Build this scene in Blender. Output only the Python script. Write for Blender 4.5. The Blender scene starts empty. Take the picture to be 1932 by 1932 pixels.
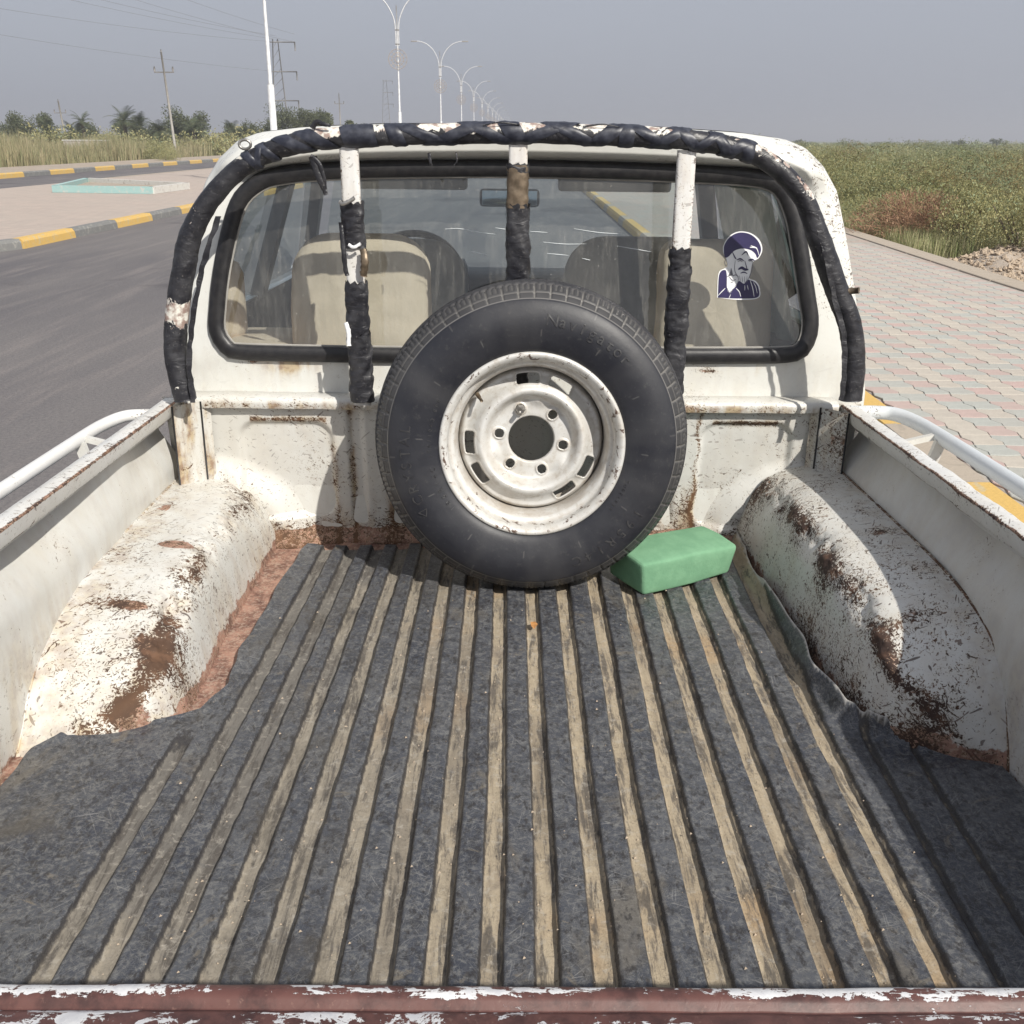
import bpy, math, random
import numpy as np
from mathutils import Matrix, Vector, noise as mn
random.seed(7); RS = np.random.RandomState(11)
scene = bpy.context.scene
COL = scene.collection
V = Vector
# ------------------------------------------------------------------ camera
CAMZ = 1.70
cam_d = bpy.data.cameras.new('camera'); cam = bpy.data.objects.new('camera', cam_d); COL.objects.link(cam)
RC = Matrix(((0.99993, -0.008726, 0.00803), (0.010609, 0.355639, -0.934563), (0.0053, 0.934583, 0.355707)))
cam.matrix_world = Matrix.Translation((0, 0, CAMZ)) @ RC.to_4x4()
cam_d.sensor_width = 36; cam_d.lens = 36 * 1850 / 1932; cam_d.clip_start = 0.05; cam_d.clip_end = 6000
scene.camera = cam
# ------------------------------------------------------------------ sky, sun, exposure
SUN = V((.66, -.95, 1.0)).normalized()
world = bpy.data.worlds.new('World'); scene.world = world; world.use_nodes = True
wt = world.node_tree; wt.nodes.clear()
sk = wt.nodes.new('ShaderNodeTexSky'); sk.sky_type = 'NISHITA'; sk.sun_disc = False
sk.sun_elevation = math.asin(SUN.z); sk.sun_rotation = math.atan2(SUN.x, SUN.y)
sk.air_density = 1.0; sk.dust_density = 4.0; sk.ozone_density = 1.5; sk.altitude = 0
hs = wt.nodes.new('ShaderNodeHueSaturation'); hs.inputs['Saturation'].default_value = .45
mixs = wt.nodes.new('ShaderNodeMix'); mixs.data_type = 'RGBA'; mixs.inputs[0].default_value = .72
mixs.inputs[7].default_value = (4.25, 4.55, 5.35, 1)      # dusty air: an even grey-lilac veil over the sky
bg = wt.nodes.new('ShaderNodeBackground'); bg.inputs[1].default_value = .10
wo = wt.nodes.new('ShaderNodeOutputWorld')
wt.links.new(sk.outputs[0], hs.inputs['Color']); wt.links.new(hs.outputs[0], mixs.inputs[6])
wt.links.new(mixs.outputs[2], bg.inputs[0]); wt.links.new(bg.outputs[0], wo.inputs[0])
sl = bpy.data.lights.new('sun', 'SUN'); sl.energy = 5.0; sl.angle = math.radians(.6); sl.color = (1, .95, .865)
so = bpy.data.objects.new('sun', sl); COL.objects.link(so); so.rotation_euler = SUN.to_track_quat('Z', 'Y').to_euler()
so.location = (5, -3, 12)
scene.view_settings.view_transform = 'Standard'; scene.view_settings.look = 'None'
scene.view_settings.exposure = 0.12; scene.view_settings.gamma = 1; scene.view_settings.use_curve_mapping = False
scene.render.engine = 'CYCLES'

# truck frame: origin at the camera, nose pointing slightly left and down
RT = Matrix(((0.999824, -0.01763, 0.006345), (0.017512, 0.99968, 0.01827), (-0.006665, -0.018156, 0.999813)))
TM = Matrix.Translation((0, 0, CAMZ)) @ RT.to_4x4()

# ------------------------------------------------------------------ node helpers
class N:
    def __init__(s, name):
        s.m = bpy.data.materials.new(name); s.m.use_nodes = True; s.t = s.m.node_tree; s.t.nodes.clear()
        s.out = s.t.nodes.new('ShaderNodeOutputMaterial')
    def node(s, typ, props=None, **ins):
        n = s.t.nodes.new('ShaderNode' + typ)
        for k, v in (props or {}).items(): setattr(n, k, v)
        for k, v in ins.items(): s.put(n, k, v)
        return n
    def put(s, n, k, v):
        k = k.replace('_', ' ') if not k.startswith('i') or not k[1:].isdigit() else int(k[1:])
        i = n.inputs[k]
        if hasattr(v, 'is_linked') or hasattr(v, 'links'): s.t.links.new(v, i)
        else:
            if i.type == 'RGBA' and len(v) == 3: v = (*v, 1)
            i.default_value = v
    def obj(s): return s.node('TexCoord').outputs['Object']
    def map(s, vec, scale=(1, 1, 1), rot=(0, 0, 0), loc=(0, 0, 0)):
        return s.node('Mapping', i0=vec, i1=loc, i2=rot, i3=scale).outputs[0]
    def noise(s, vec, scale, detail=4, rough=.55, dist=0.):
        return s.node('TexNoise', i0=vec, Scale=scale, Detail=detail, Roughness=rough, Distortion=dist).outputs[0]
    def vor(s, vec, scale, feat='F1', out=0):
        return s.node('TexVoronoi', dict(feature=feat), i0=vec, Scale=scale).outputs[out]
    def rng(s, v, a, b, c=0., d=1.):
        return s.node('MapRange', dict(interpolation_type='SMOOTHSTEP'), i0=v, i1=a, i2=b, i3=c, i4=d).outputs[0]
    def lin(s, v, a, b, c=0., d=1.):
        return s.node('MapRange', i0=v, i1=a, i2=b, i3=c, i4=d).outputs[0]
    def math(s, op, a, b=0., c=0.):
        return s.node('Math', dict(operation=op), i0=a, i1=b, i2=c).outputs[0]
    def mix(s, f, a, b, mode='MIX'):
        n = s.node('Mix', dict(data_type='RGBA', blend_type=mode)); s.put(n, 'i0', f); s.put(n, 'i6', a); s.put(n, 'i7', b); return n.outputs[2]
    def attr(s, name):
        n = s.node('Attribute', dict(attribute_name=name)); sp = s.node('SeparateColor', i0=n.outputs['Color']); return sp.outputs
    def bump(s, h, strength=.3, dist=.002, nrm=None):
        n = s.node('Bump', Height=h, Strength=strength, Distance=dist)
        if nrm is not None: s.put(n, 'Normal', nrm)
        return n.outputs[0]
    def bsdf(s, color, rough=.5, metal=0., normal=None, spec=.5, **k):
        n = s.node('BsdfPrincipled', Base_Color=color, Roughness=rough, Metallic=metal); s.put(n, 'Specular IOR Level', spec)
        if normal is not None: s.put(n, 'Normal', normal)
        for a, b in k.items(): s.put(n, a, b)
        s.t.links.new(n.outputs[0], s.out.inputs[0]); return s.m

def scratches(g, co, scale, rots, thr=.68, soft=.04, asp=.045):
    tot = None
    for i, r in enumerate(rots):
        v = g.map(g.map(co, rot=(0, 0, r)), (scale, scale * asp, scale * .5), (0, 0, 0), (i * 3.1, i * 1.7, i * .9))
        n = g.rng(g.noise(v, 1.0, 1, .5, 0), thr, thr + soft)
        tot = n if tot is None else g.math('MAXIMUM', tot, n)
    return tot

def paint(name, base=(.595, .595, .57), chip=.0, dirt=.0, rough=.38, chipcol=(.045, .026, .02), sc=1., dust=.35):
    g = N(name); co = g.obj(); w = g.attr('wear')
    big = g.noise(co, 3.5, 4, .6); med = g.noise(co, 17, 4, .6)
    col = g.mix(g.math('MULTIPLY', g.rng(big, .38, .68), dust), base, (base[0] * .90, base[1] * .85, base[2] * .76))
    col = g.mix(g.math('MULTIPLY', g.rng(med, .5, .75), .18), col, (.50, .48, .42))
    # rust and dirt stains, running downwards
    dn = g.noise(g.map(co, (26, 26, 7)), 1.0, 5, .65); d2 = g.noise(co, 55, 4, .6)
    st = g.math('MULTIPLY', g.math('ADD', w[1], dirt), g.rng(dn, .36, .66))
    col = g.mix(g.math('MINIMUM', g.math('MULTIPLY', st, 1.1), .85), col, g.mix(g.rng(d2, .4, .6), (.44, .34, .20), (.24, .14, .075)))
    # worn through to primer
    pr = g.rng(g.math('ADD', g.noise(co, 24, 7, .7), g.math('MULTIPLY', w[2], .75)), .78, .86)
    pc = g.mix(g.rng(g.noise(co, 30, 6, .7), .35, .68), (.36, .21, .155), (.11, .052, .04))
    pc = g.mix(g.math('MULTIPLY', g.rng(g.noise(co, 160, 3), .5, .62), .5), pc, (.42, .33, .26))
    col = g.mix(pr, col, pc)
    # chips and scratches, sharp edged
    c1 = g.noise(g.map(co, (1, 1, 1.25)), 62 * sc, 7, .68, 1.2)
    c2 = g.noise(g.map(g.map(co, rot=(.5, .35, .9)), (120 * sc, 44 * sc, 60 * sc)), 1.0, 5, .68, 1.9)
    c3 = g.noise(g.map(g.map(co, rot=(1.2, .4, -.35)), (52 * sc, 135 * sc, 90 * sc)), 1.0, 5, .66, 1.6)
    c4 = g.noise(co, 260 * sc, 3, .6)
    f = g.math('MAXIMUM', c1, g.math('MAXIMUM', g.math('SUBTRACT', c2, .005), g.math('SUBTRACT', c3, .01)))
    f = g.math('MAXIMUM', f, g.math('SUBTRACT', c4, .035))
    zone = g.lin(g.noise(co, 9, 3, .6), .3, .7, -.05, .06)
    f = g.math('ADD', g.math('ADD', f, zone), g.math('MULTIPLY', g.math('ADD', w[0], chip), .32))
    sc_ = g.math('MAXIMUM', scratches(g, g.map(co, rot=(.2, .3, 0)), 210 * sc, (.5, 1.5), .70, .03, .10), scratches(g, g.map(co, rot=(1.3, -.5, 0)), 170 * sc, (1., 2.4), .71, .03, .08))
    sc_ = g.math('MULTIPLY', sc_, g.rng(g.math('ADD', w[0], chip), .02, .30))
    ch = g.math('MAXIMUM', g.rng(f, .722, .738), g.math('MULTIPLY', sc_, .8)); halo = g.rng(f, .685, .735)
    cc = g.mix(g.rng(g.noise(co, 38, 4), .46, .62), chipcol, (.105, .056, .036))
    cc = g.mix(g.math('MULTIPLY', w[1], .4), cc, (.17, .085, .035))
    col = g.mix(g.math('MULTIPLY', halo, .5), col, (.42, .31, .18))
    col = g.mix(ch, col, cc)
    h = g.math('SUBTRACT', g.math('MULTIPLY', g.noise(co, 14, 3), .6), g.math('MULTIPLY', g.math('MAXIMUM', ch, pr), .25))
    r = g.math('ADD', g.math('MULTIPLY', g.math('MAXIMUM', ch, pr), .42), g.lin(med, .3, .7, rough - .06, rough + .12))
    return g.bsdf(col, r, 0, g.bump(h, .55, .004))

def simple(name, col, rough=.6, metal=0., var=.25, scale=20, bump=.2, bd=.002, spec=.5, detail=5, col2=None):
    g = N(name); co = g.obj(); n = g.noise(co, scale, detail, .6)
    c2 = col2 or tuple(c * (1 - var) for c in col)
    c = g.mix(g.rng(n, .35, .65), col, c2)
    n2 = g.noise(co, scale * 5, 4, .6)
    return g.bsdf(c, rough, metal, g.bump(g.math('ADD', n, g.math('MULTIPLY', n2, .5)), bump, bd) if bump else None, spec)

M = {}
M['paint'] = paint('white_truck_paint')
M['paint_clean'] = paint('cab_paint', (.64, .645, .615), chip=-.03, dust=.15, rough=.3)
M['paint_worn'] = paint('worn_white_paint', chip=.05, dirt=.10)
M['paint_floor'] = paint('bare_bed_floor', (.55, .42, .34), chip=.0, dirt=.3)
M['rail_paint'] = paint('scuffed_rail_paint', (.64, .64, .625), chip=.06, chipcol=(.05, .03, .026))
def m_tailgate():
    g = N('tailgate_primer'); co = g.obj()
    n = g.noise(g.map(co, (9, 34, 60)), 1., 8, .72, .5); n2 = g.noise(co, 70, 6, .7, 1.); fl = g.noise(co, 4, 3)
    f = g.math('ADD', g.math('MULTIPLY', n, .62), g.math('MULTIPLY', n2, .3)); f = g.math('ADD', f, g.math('MULTIPLY', fl, .14))
    wm = g.attr('wear')
    m = g.rng(g.math('ADD', f, g.math('MULTIPLY', wm[0], .1)),   .562, .570)
    pr = g.mix(g.rng(g.noise(co, 26, 6, .7), .4, .65), (.115, .05, .042), (.05, .022, .02)); pr = g.mix(g.rng(g.noise(co, 200, 4, .7), .60, .70, 0, .5), pr, (.20, .115, .09))
    wh = g.mix(g.rng(n2, .4, .7), (.66, .66, .66), (.50, .50, .52))
    c = g.mix(m, pr, wh)
    return g.bsdf(c, g.lin(m, 0, 1, .5, .4), 0, g.bump(g.math('ADD', m, g.math('MULTIPLY', n2, .4)), .6, .0012))
M['tailgate'] = m_tailgate()
def m_mat():
    g = N('ribbed_rubber'); co = g.obj(); a = g.attr('wear')
    b = g.noise(co, 5, 5, .65); f = g.noise(co, 130, 5, .7)
    rub = g.mix(g.rng(b, .35, .65), (.042, .047, .062), (.084, .088, .098)); rub = g.mix(g.math('MULTIPLY', g.rng(f, .46, .66), .8), rub, (.165, .165, .162)); rub = g.mix(g.rng(g.noise(co, 42, 5, .7, .4), .50, .64, 0, .6), rub, (.026, .027, .032))
    spots = g.rng(g.noise(co, 11, 5, .7, 1.), .61, .69); rub = g.mix(g.math('MULTIPLY', spots, .6), rub, (.20, .17, .125))
    teal = g.rng(g.vor(g.map(co, loc=(-.22, -1.18, .9)), 1.0), .02, .085, .5, 0); rub = g.mix(teal, rub, (.03, .09, .12))
    s = scratches(g, co, 520, (.15, .8, 1.35, 2.0, 2.6), .67, .05, .03); s = g.math('MULTIPLY', s, g.rng(g.noise(co, 9, 4, .7, .5), .42, .62, .15, 1)); s2 = scratches(g, g.map(co, loc=(7, 3, 1)), 1100, (.5, 1.1, 1.75, 2.3, 2.95), .66, .06, .05)
    s = g.math('MAXIMUM', s, g.math('MULTIPLY', s2, .7))
    rub = g.mix(g.math('MULTIPLY', s, .34), rub, (.40, .395, .38))
    t = g.noise(g.map(co, (60, 5, 20)), 1., 6, .7); t2 = g.noise(co, 8, 4, .6, .6)
    tan = g.mix(g.rng(t, .35, .68), (.31, .255, .18), (.42, .35, .25)); tan = g.mix(g.rng(t2, .60, .75, 0, .55), tan, (.135, .11, .095))
    tan = g.mix(g.rng(g.noise(co, 3.2, 3), .56, .66, 0, .45), tan, (.36, .22, .10)); tan = g.mix(g.math('MULTIPLY', g.rng(g.noise(co, 210, 3), .6, .7), .4), tan, (.12, .10, .08))
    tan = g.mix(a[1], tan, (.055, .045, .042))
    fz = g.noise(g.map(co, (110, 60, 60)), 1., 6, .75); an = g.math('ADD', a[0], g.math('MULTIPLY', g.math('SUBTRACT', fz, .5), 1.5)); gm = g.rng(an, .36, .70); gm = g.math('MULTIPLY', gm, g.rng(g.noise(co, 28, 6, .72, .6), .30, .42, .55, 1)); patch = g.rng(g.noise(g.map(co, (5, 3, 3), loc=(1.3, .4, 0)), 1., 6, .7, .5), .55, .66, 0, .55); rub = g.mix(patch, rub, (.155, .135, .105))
    lf = g.rng(g.node('SeparateXYZ', i0=co).outputs[0], -.30, .10)
    tan = g.mix(lf, g.mix(.55, tan, (.20, .195, .18)), tan)
    gun = g.rng(g.noise(g.map(co, (55, 7, 20), loc=(4, 2, 0)), 1., 6, .75, .4), .47, .60, 0, .85); tan = g.mix(gun, tan, (.085, .075, .066)); tan = g.mix(g.rng(g.noise(co, 60, 5, .75, .5), .52, .66, 0, .5), tan, (.40, .37, .32))
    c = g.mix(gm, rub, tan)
    ln = g.math('MULTIPLY', g.rng(an, .0, .22), g.rng(an, .95, .55)); c = g.mix(g.math('MULTIPLY', ln, .85), c, (.030, .027, .027))  # dark lines along groove edges: shade of the groove walls painted into the colour
    hp = g.rng(g.noise(g.map(co, (7, 4, 3), loc=(.3, 2.4, 0)), 1., 6, .72, .6), .46, .72, 0, .65); c = g.mix(g.math('MULTIPLY', hp, g.rng(lf, .8, .0)), c, (.075, .066, .054))
    c = g.mix(a[2], c, (.55, .53, .49))
    h = g.math('ADD', g.math('MULTIPLY', f, .6), g.math('MULTIPLY', s, -.4)); h = g.math('ADD', h, g.math('MULTIPLY', b, 1.2))
    return g.bsdf(c, g.lin(gm, 0, 1, .40, .85), 0, g.bump(h, .7, .002), .5)
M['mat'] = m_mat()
def m_tape(name='black_tape', tear=.0):
    g = N(name); co = g.obj(); w = g.attr('wear')
    n = g.noise(co, 20, 5, .6); k = g.noise(g.map(co, (24, 24, 44)), 1., 4, .55, 1.1)
    c = g.mix(g.rng(n, .4, .66), (.014, .014, .018), (.036, .036, .041)); c = g.mix(g.rng(g.noise(co, 240, 3), .63, .72, 0, .6), c, (.17, .16, .15))
    f = g.math('ADD', g.noise(co, 34, 6, .68, .8), g.math('MULTIPLY', w[0], .62)); t = g.rng(f, .80, .815)
    under = g.mix(g.rng(g.noise(co, 60, 4), .42, .6), (.66, .64, .58), (.30, .22, .19)); under = g.mix(w[1], under, (.20, .17, .14))
    c = g.mix(t, c, under)
    return g.bsdf(c, g.lin(n, .3, .7, .30, .55), 0, g.bump(g.math('ADD', k, g.math('MULTIPLY', t, -.5)), .5, .006), .5)
M['tape'] = m_tape(); 
def m_strap():
    g = N('navy_strap'); co = g.obj(); n = g.noise(co, 60, 5); c = g.mix(g.rng(n, .35, .7), (.015, .017, .028), (.045, .049, .066))
    return g.bsdf(c, .42, 0, g.bump(g.noise(g.map(co, (40, 60, 40)), 1., 4), .4, .002))
M['strap'] = m_strap()
M['seal'] = simple('window_rubber', (.011, .011, .013), .42, 0, .4, 60, .3, .001, col2=(.022, .021, .022))
def m_tyre():
    g = N('tyre_rubber'); co = g.obj(); a = g.attr('wear')
    b = g.noise(co, 7, 5, .65); f = g.noise(co, 90, 5, .7)
    c = g.mix(g.rng(b, .35, .68), (.013, .014, .020), (.024, .025, .031)); c = g.mix(g.math('MULTIPLY', g.rng(f, .55, .72), .3), c, (.075, .073, .068))
    c = g.mix(g.rng(g.noise(co, 16, 6, .7, 1.), .66, .74, 0, .35), c, (.10, .095, .09))
    c = g.mix(g.math('MULTIPLY', a[0], .85), c, (.25, .24, .225)); c = g.mix(g.math('MULTIPLY', a[1], .5), c, (.10, .095, .085))
    c = g.mix(a[2], c, (.008, .008, .009))
    return g.bsdf(c, g.lin(b, .3, .7, .42, .58), 0, g.bump(g.math('ADD', f, b), .3, .001), .45)
M['tyre'] = m_tyre()
def m_letter():
    g = N('moulded_lettering'); co = g.obj(); c = g.mix(g.rng(g.noise(co, 60, 4), .4, .65), (.020, .020, .024), (.048, .048, .05)); return g.bsdf(c, .5)
M['letter'] = m_letter()
def m_rim():
    g = N('painted_steel_rim'); co = g.obj(); a = g.attr('wear')
    b = g.noise(co, 9, 5, .65); f = g.noise(co, 70, 6, .7)
    c = g.mix(g.rng(b, .35, .7), (.62, .62, .605), (.52, .50, .46)); c = g.mix(g.math('MULTIPLY', g.rng(f, .48, .7), .45), c, (.33, .28, .22))
    e = g.rng(g.math('ADD', g.noise(co, 48, 8, .7, .6), g.math('MULTIPLY', a[0], .22)), .66, .70); c = g.mix(e, c, (.10, .065, .05))
    ds = g.math('MULTIPLY', a[1], g.rng(g.noise(co, 28, 5, .6), .3, .6)); c = g.mix(g.math('MULTIPLY', ds, .6), c, (.30, .22, .14))
    return g.bsdf(c, g.lin(f, .3, .7, .32, .55), .15, g.bump(g.math('ADD', b, g.math('MULTIPLY', f, .4)), .35, .0025), .5)
M['rim'] = m_rim()
M['steel'] = simple('bare_steel', (.45, .43, .40), .35, .8, .4, 60, .2)
M['brass'] = simple('dull_brass', (.22, .17, .12), .45, .6, .4, 60, .2)
M['sponge'] = simple('green_foam', (.15, .30, .185), .95, 0, .12, 22, .9, .002, .05, 8, (.18, .345, .215))
M['seat'] = simple('beige_seat_cloth', (.70, .53, .37), .9, 0, .16, 8, .4, .006, .2)
M['seat_dark'] = simple('grey_seat_cloth', (.30, .29, .27), .9, 0, .2, 12, .4, .004, .2)
M['interior'] = simple('cab_trim', (.13, .125, .12), .7, 0, .3, 8, .2)
M['liner'] = simple('roof_liner', (.34, .33, .31), .9, 0, .1, 8, .2)
M['dash'] = simple('dark_dashboard', (.022, .022, .024), .6, 0, .3, 30, .2)
M['bonnet'] = paint('bonnet_paint', (.70, .70, .67), chip=-.1, dust=.2)
M['curtain'] = simple('pale_green_curtain', (.40, .48, .42), .9, 0, .2, 9, .4, .004, .2)
M['white_tube'] = paint('white_tube_paint', (.68, .68, .67), chip=.0, sc=1.2, dust=.1)
M['grey_tube'] = paint('blue_white_tube_paint', (.58, .61, .63), chip=-.02, sc=1.2, dust=.1)
M['sticker_white'] = simple('sticker_white_print', (.78, .79, .80), .4, 0, .05, 30, 0)
M['sticker_navy'] = simple('sticker_navy_print', (.028, .022, .085), .35, 0, .15, 30, 0)
M['sticker_grey'] = simple('sticker_grey_line', (.22, .22, .25), .4, 0, .15, 30, 0)
def m_glass(name, tint, gloss=1., dust=.06):
    g = N(name); co = g.obj()
    tr = g.node('BsdfTransparent', Color=tint); gl = g.node('BsdfGlossy', Color=(1, 1, 1), Roughness=.015)
    df = g.node('BsdfDiffuse', Color=(.62, .60, .55))
    fr = g.node('Fresnel', IOR=1.55).outputs[0]; m1 = g.node('MixShader', i0=g.math('MULTIPLY', fr, gloss)); g.t.links.new(tr.outputs[0], m1.inputs[1]); g.t.links.new(gl.outputs[0], m1.inputs[2])
    st = g.noise(g.map(co, (90, 90, 5)), 1., 5, .7); b = g.noise(co, 5, 4); sp = g.rng(g.noise(co, 190, 2), .70, .74)
    d = g.math('MULTIPLY', g.math('ADD', g.rng(st, .45, .75, .35, 1.6), g.rng(b, .4, .7)), dust); d = g.math('ADD', d, g.math('MULTIPLY', sp, .25))
    m2 = g.node('MixShader', i0=d); g.t.links.new(m1.outputs[0], m2.inputs[1]); g.t.links.new(df.outputs[0], m2.inputs[2]); g.t.links.new(m2.outputs[0], g.out.inputs[0]); return g.m
M['glass'] = m_glass('dusty_rear_glass', (.76, .84, .89, 1), 1.8, .07)
M['glass_clear'] = m_glass('window_glass', (.80, .86, .84, 1), 1., .03)
M['crack'] = simple('glass_scratch', (.75, .8, .82), .3, 0, .05, 30, 0)
def m_mirror(): g = N('mirror'); return g.bsdf((.45, .5, .5), .1, .9)
M['mirror'] = m_mirror()
# outdoors
def m_asphalt():
    g = N('asphalt'); co = g.obj()
    b = g.noise(g.map(co, (.35, .09, 1)), 1., 5, .6); f = g.noise(co, 42, 4, .75); h = g.vor(co, 95); st = g.noise(g.map(co, (4, .35, 1), (0, 0, .15)), 1., 5, .65)
    c = g.mix(g.rng(b, .35, .68), (.125, .118, .124), (.185, .172, .168)); c = g.mix(g.math('MULTIPLY', g.rng(st, .45, .7), .5), c, (.27, .24, .225))
    c = g.mix(g.rng(f, .35, .72, 0, .6), c, (.08, .077, .083)); c = g.mix(g.rng(h, .0, .22, .55, 0), c, (.25, .235, .225))
    pt = g.rng(g.noise(g.map(co, (.3, .3, 1), loc=(3, 5, 0)), 1., 5, .6), .57, .64, 0, .5); c = g.mix(pt, c, (.072, .067, .072))
    return g.bsdf(c, .85, 0, g.bump(g.math('ADD', f, h), .7, .006), .3)
M['asphalt'] = m_asphalt()
def m_ground(name, a, b, scale=.6):
    g = N(name); co = g.obj(); n = g.noise(co, scale, 6, .65); f = g.noise(co, scale * 22, 5, .7)
    c = g.mix(g.rng(n, .35, .65), a, b); c = g.mix(g.rng(f, .4, .7, 0, .5), c, tuple(x * .55 for x in a))
    return g.bsdf(c, .95, 0, g.bump(f, .6, .03), .2)
M['dirt'] = m_ground('dry_ground', (.33, .27, .19), (.22, .20, .12))
M['verge'] = m_ground('sandy_verge', (.42, .36, .30), (.36, .30, .24), 1.5)
M['field'] = m_ground('green_field', (.13, .16, .05), (.20, .21, .08), .05)
def m_pavefar(name, a, b, c3, sx, sy, rot=0.):
    g = N(name); co = g.map(g.obj(), rot=(0, 0, rot))
    br = g.node('TexBrick', dict(offset=.5, squash=1.), i0=co, Color1=a, Color2=b, Mortar=c3, Scale=1.)
    br.inputs['Mortar Size'].default_value = .006; br.inputs['Brick Width'].default_value = sx; br.inputs['Row Height'].default_value = sy; br.inputs['Bias'].default_value = 0.
    n = g.noise(co, .7, 5, .6); f = g.noise(co, 30, 5, .7)
    c = g.mix(g.rng(n, .35, .65, 0, .3), br.outputs[0], (.43, .38, .33)); c = g.mix(g.rng(f, .45, .7, 0, .3), c, (.30, .26, .22))
    return g.bsdf(c, .9, 0, g.bump(g.math('ADD', g.math('MULTIPLY', br.outputs[1], -1.), f), .4, .006), .3)
M['median_pave'] = m_pavefar('median_paving', (.45, .375, .325), (.40, .34, .30), (.26, .21, .18), .4, .2, .6)
M['walk_far'] = m_pavefar('walk_paving', (.42, .33, .28), (.37, .35, .31), (.22, .18, .16), .33, .19)
M['joint'] = m_ground('joint_sand', (.30, .25, .21), (.24, .20, .16), 4)
def m_stone(name, col, var=.15):
    g = N(name); co = g.obj(); r = g.node('ObjectInfo').outputs['Random']; v = g.map(co, loc=(0, 0, 0)); vv = g.node('VectorMath', dict(operation='ADD'), i0=co).outputs[0]
    n = g.noise(vv, 14, 5, .65); f = g.noise(vv, 120, 4, .7)
    c = g.mix(g.rng(n, .35, .65, 0, .6), col, tuple(x * (1 - var) for x in col)); c = g.mix(g.rng(f, .45, .7, 0, .35), c, tuple(x * .6 for x in col)); c = g.mix(g.lin(r, 0, 1, 0, .35), c, (.38, .34, .30))
    return g.bsdf(c, .85, 0, g.bump(f, .5, .002), .3)
M['p_red'] = m_stone('red_paver', (.50, .375, .34)); M['p_cream'] = m_stone('cream_paver', (.50, .455, .39)); M['p_green'] = m_stone('grey_green_paver', (.42, .43, .395))
def m_kerb(name, col, under=(.33, .31, .28)):
    g = N(name); co = g.obj(); n = g.noise(co, 7, 7, .7, .6); c = g.mix(g.rng(n, .54, .62), col, under); f = g.noise(co, 60, 5, .7)
    c = g.mix(g.rng(f, .4, .7, 0, .35), c, tuple(x * .55 for x in col)); return g.bsdf(c, .75, 0, g.bump(f, .5, .004), .3)
M['k_yellow'] = m_kerb('yellow_kerb_paint', (.62, .41, .13), (.52, .42, .25)); M['k_grey'] = m_kerb('grey_kerb_paint', (.20, .20, .195), (.29, .285, .26)); M['k_plain'] = m_kerb('plain_concrete', (.42, .36, .29), (.36, .31, .25))
M['teal'] = m_kerb('turquoise_paint', (.33, .50, .485), (.52, .52, .48)); M['whitewash'] = m_kerb('whitewash', (.62, .61, .57), (.45, .42, .38))
def m_leaf(name, a, b, c3, tr=.25):
    g = N(name); at = g.attr('wear')
    c = g.mix(at[0], a, b); c = g.mix(at[1], c, c3); c = g.mix(g.math('MULTIPLY', at[2], .7), c, (a[0] * 1.3, a[1] * .85, a[2] * .95))
    p = g.node('BsdfPrincipled', Base_Color=c, Roughness=.65); p.inputs['Specular IOR Level'].default_value = .25
    t = g.node('BsdfTranslucent', Color=c); m = g.node('MixShader', i0=tr); g.t.links.new(p.outputs[0], m.inputs[1]); g.t.links.new(t.outputs[0], m.inputs[2]); g.t.links.new(m.outputs[0], g.out.inputs[0]); return g.m
M['scrub'] = m_leaf('scrub_leaves', (.16, .165, .062), (.46, .42, .21), (.28, .34, .21)); M['reed'] = m_leaf('dry_reed', (.42, .35, .22), (.30, .28, .15), (.20, .22, .11))
M['brown'] = m_leaf('dry_brown_twigs', (.36, .205, .125), (.47, .31, .20), (.22, .13, .085)); M['grass'] = m_leaf('roadside_grass', (.19, .24, .09), (.33, .32, .16), (.45, .40, .25))
M['tree'] = m_leaf('tree_leaves', (.075, .09, .045), (.12, .135, .07), (.16, .165, .09)); M['palm'] = m_leaf('palm_fronds', (.062, .08, .042), (.10, .125, .07), (.17, .16, .09))
M['bark'] = simple('bark', (.14, .11, .08), .9, 0, .4, 12, .5, .02); M['lamp_white'] = simple('white_pole_paint', (.68, .69, .70), .5, 0, .2, 6, .1); M['concrete'] = simple('pole_concrete', (.36, .34, .31), .8, 0, .25, 5, .2)
M['pylon'] = simple('pylon_steel', (.24, .23, .22), .6, .2, .3, 6, 0); M['cable'] = simple('cable', (.20, .20, .21), .6, 0, .2, 6, 0); M['ornament'] = simple('ornament_wire', (.42, .34, .26), .6, 0, .2, 6, 0)
M['rubble'] = m_stone('rubble_stone', (.44, .35, .26), .35); M['wall'] = simple('pale_wall', (.45, .41, .36), .9, 0, .2, 1, .1)

# ------------------------------------------------------------------ mesh helpers
def mesh(name, vs, fs, smooth=True, wear=None):
    me = bpy.data.meshes.new(name)
    vs = np.asarray(vs, dtype=np.float32).reshape(-1, 3)
    if isinstance(fs, np.ndarray):
        k = fs.shape[1]; me.vertices.add(len(vs)); me.vertices.foreach_set('co', vs.ravel())
        me.loops.add(fs.size); me.loops.foreach_set('vertex_index', fs.astype(np.int32).ravel())
        me.polygons.add(len(fs)); me.polygons.foreach_set('loop_start', np.arange(0, fs.size, k, dtype=np.int32)); me.polygons.foreach_set('loop_total', np.full(len(fs), k, dtype=np.int32))
        me.update(calc_edges=True)
    else: me.from_pydata([tuple(map(float, v)) for v in vs], [], fs)
    if smooth and len(me.polygons): me.polygons.foreach_set('use_smooth', np.ones(len(me.polygons), dtype=bool))
    ca = me.color_attributes.new('wear', 'FLOAT_COLOR', 'POINT'); w = np.zeros((len(me.vertices), 4), dtype=np.float32); w[:, 3] = 1
    if wear is not None: w[:, :np.asarray(wear).shape[1]] = wear
    ca.data.foreach_set('color', w.ravel())
    return me
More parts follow.
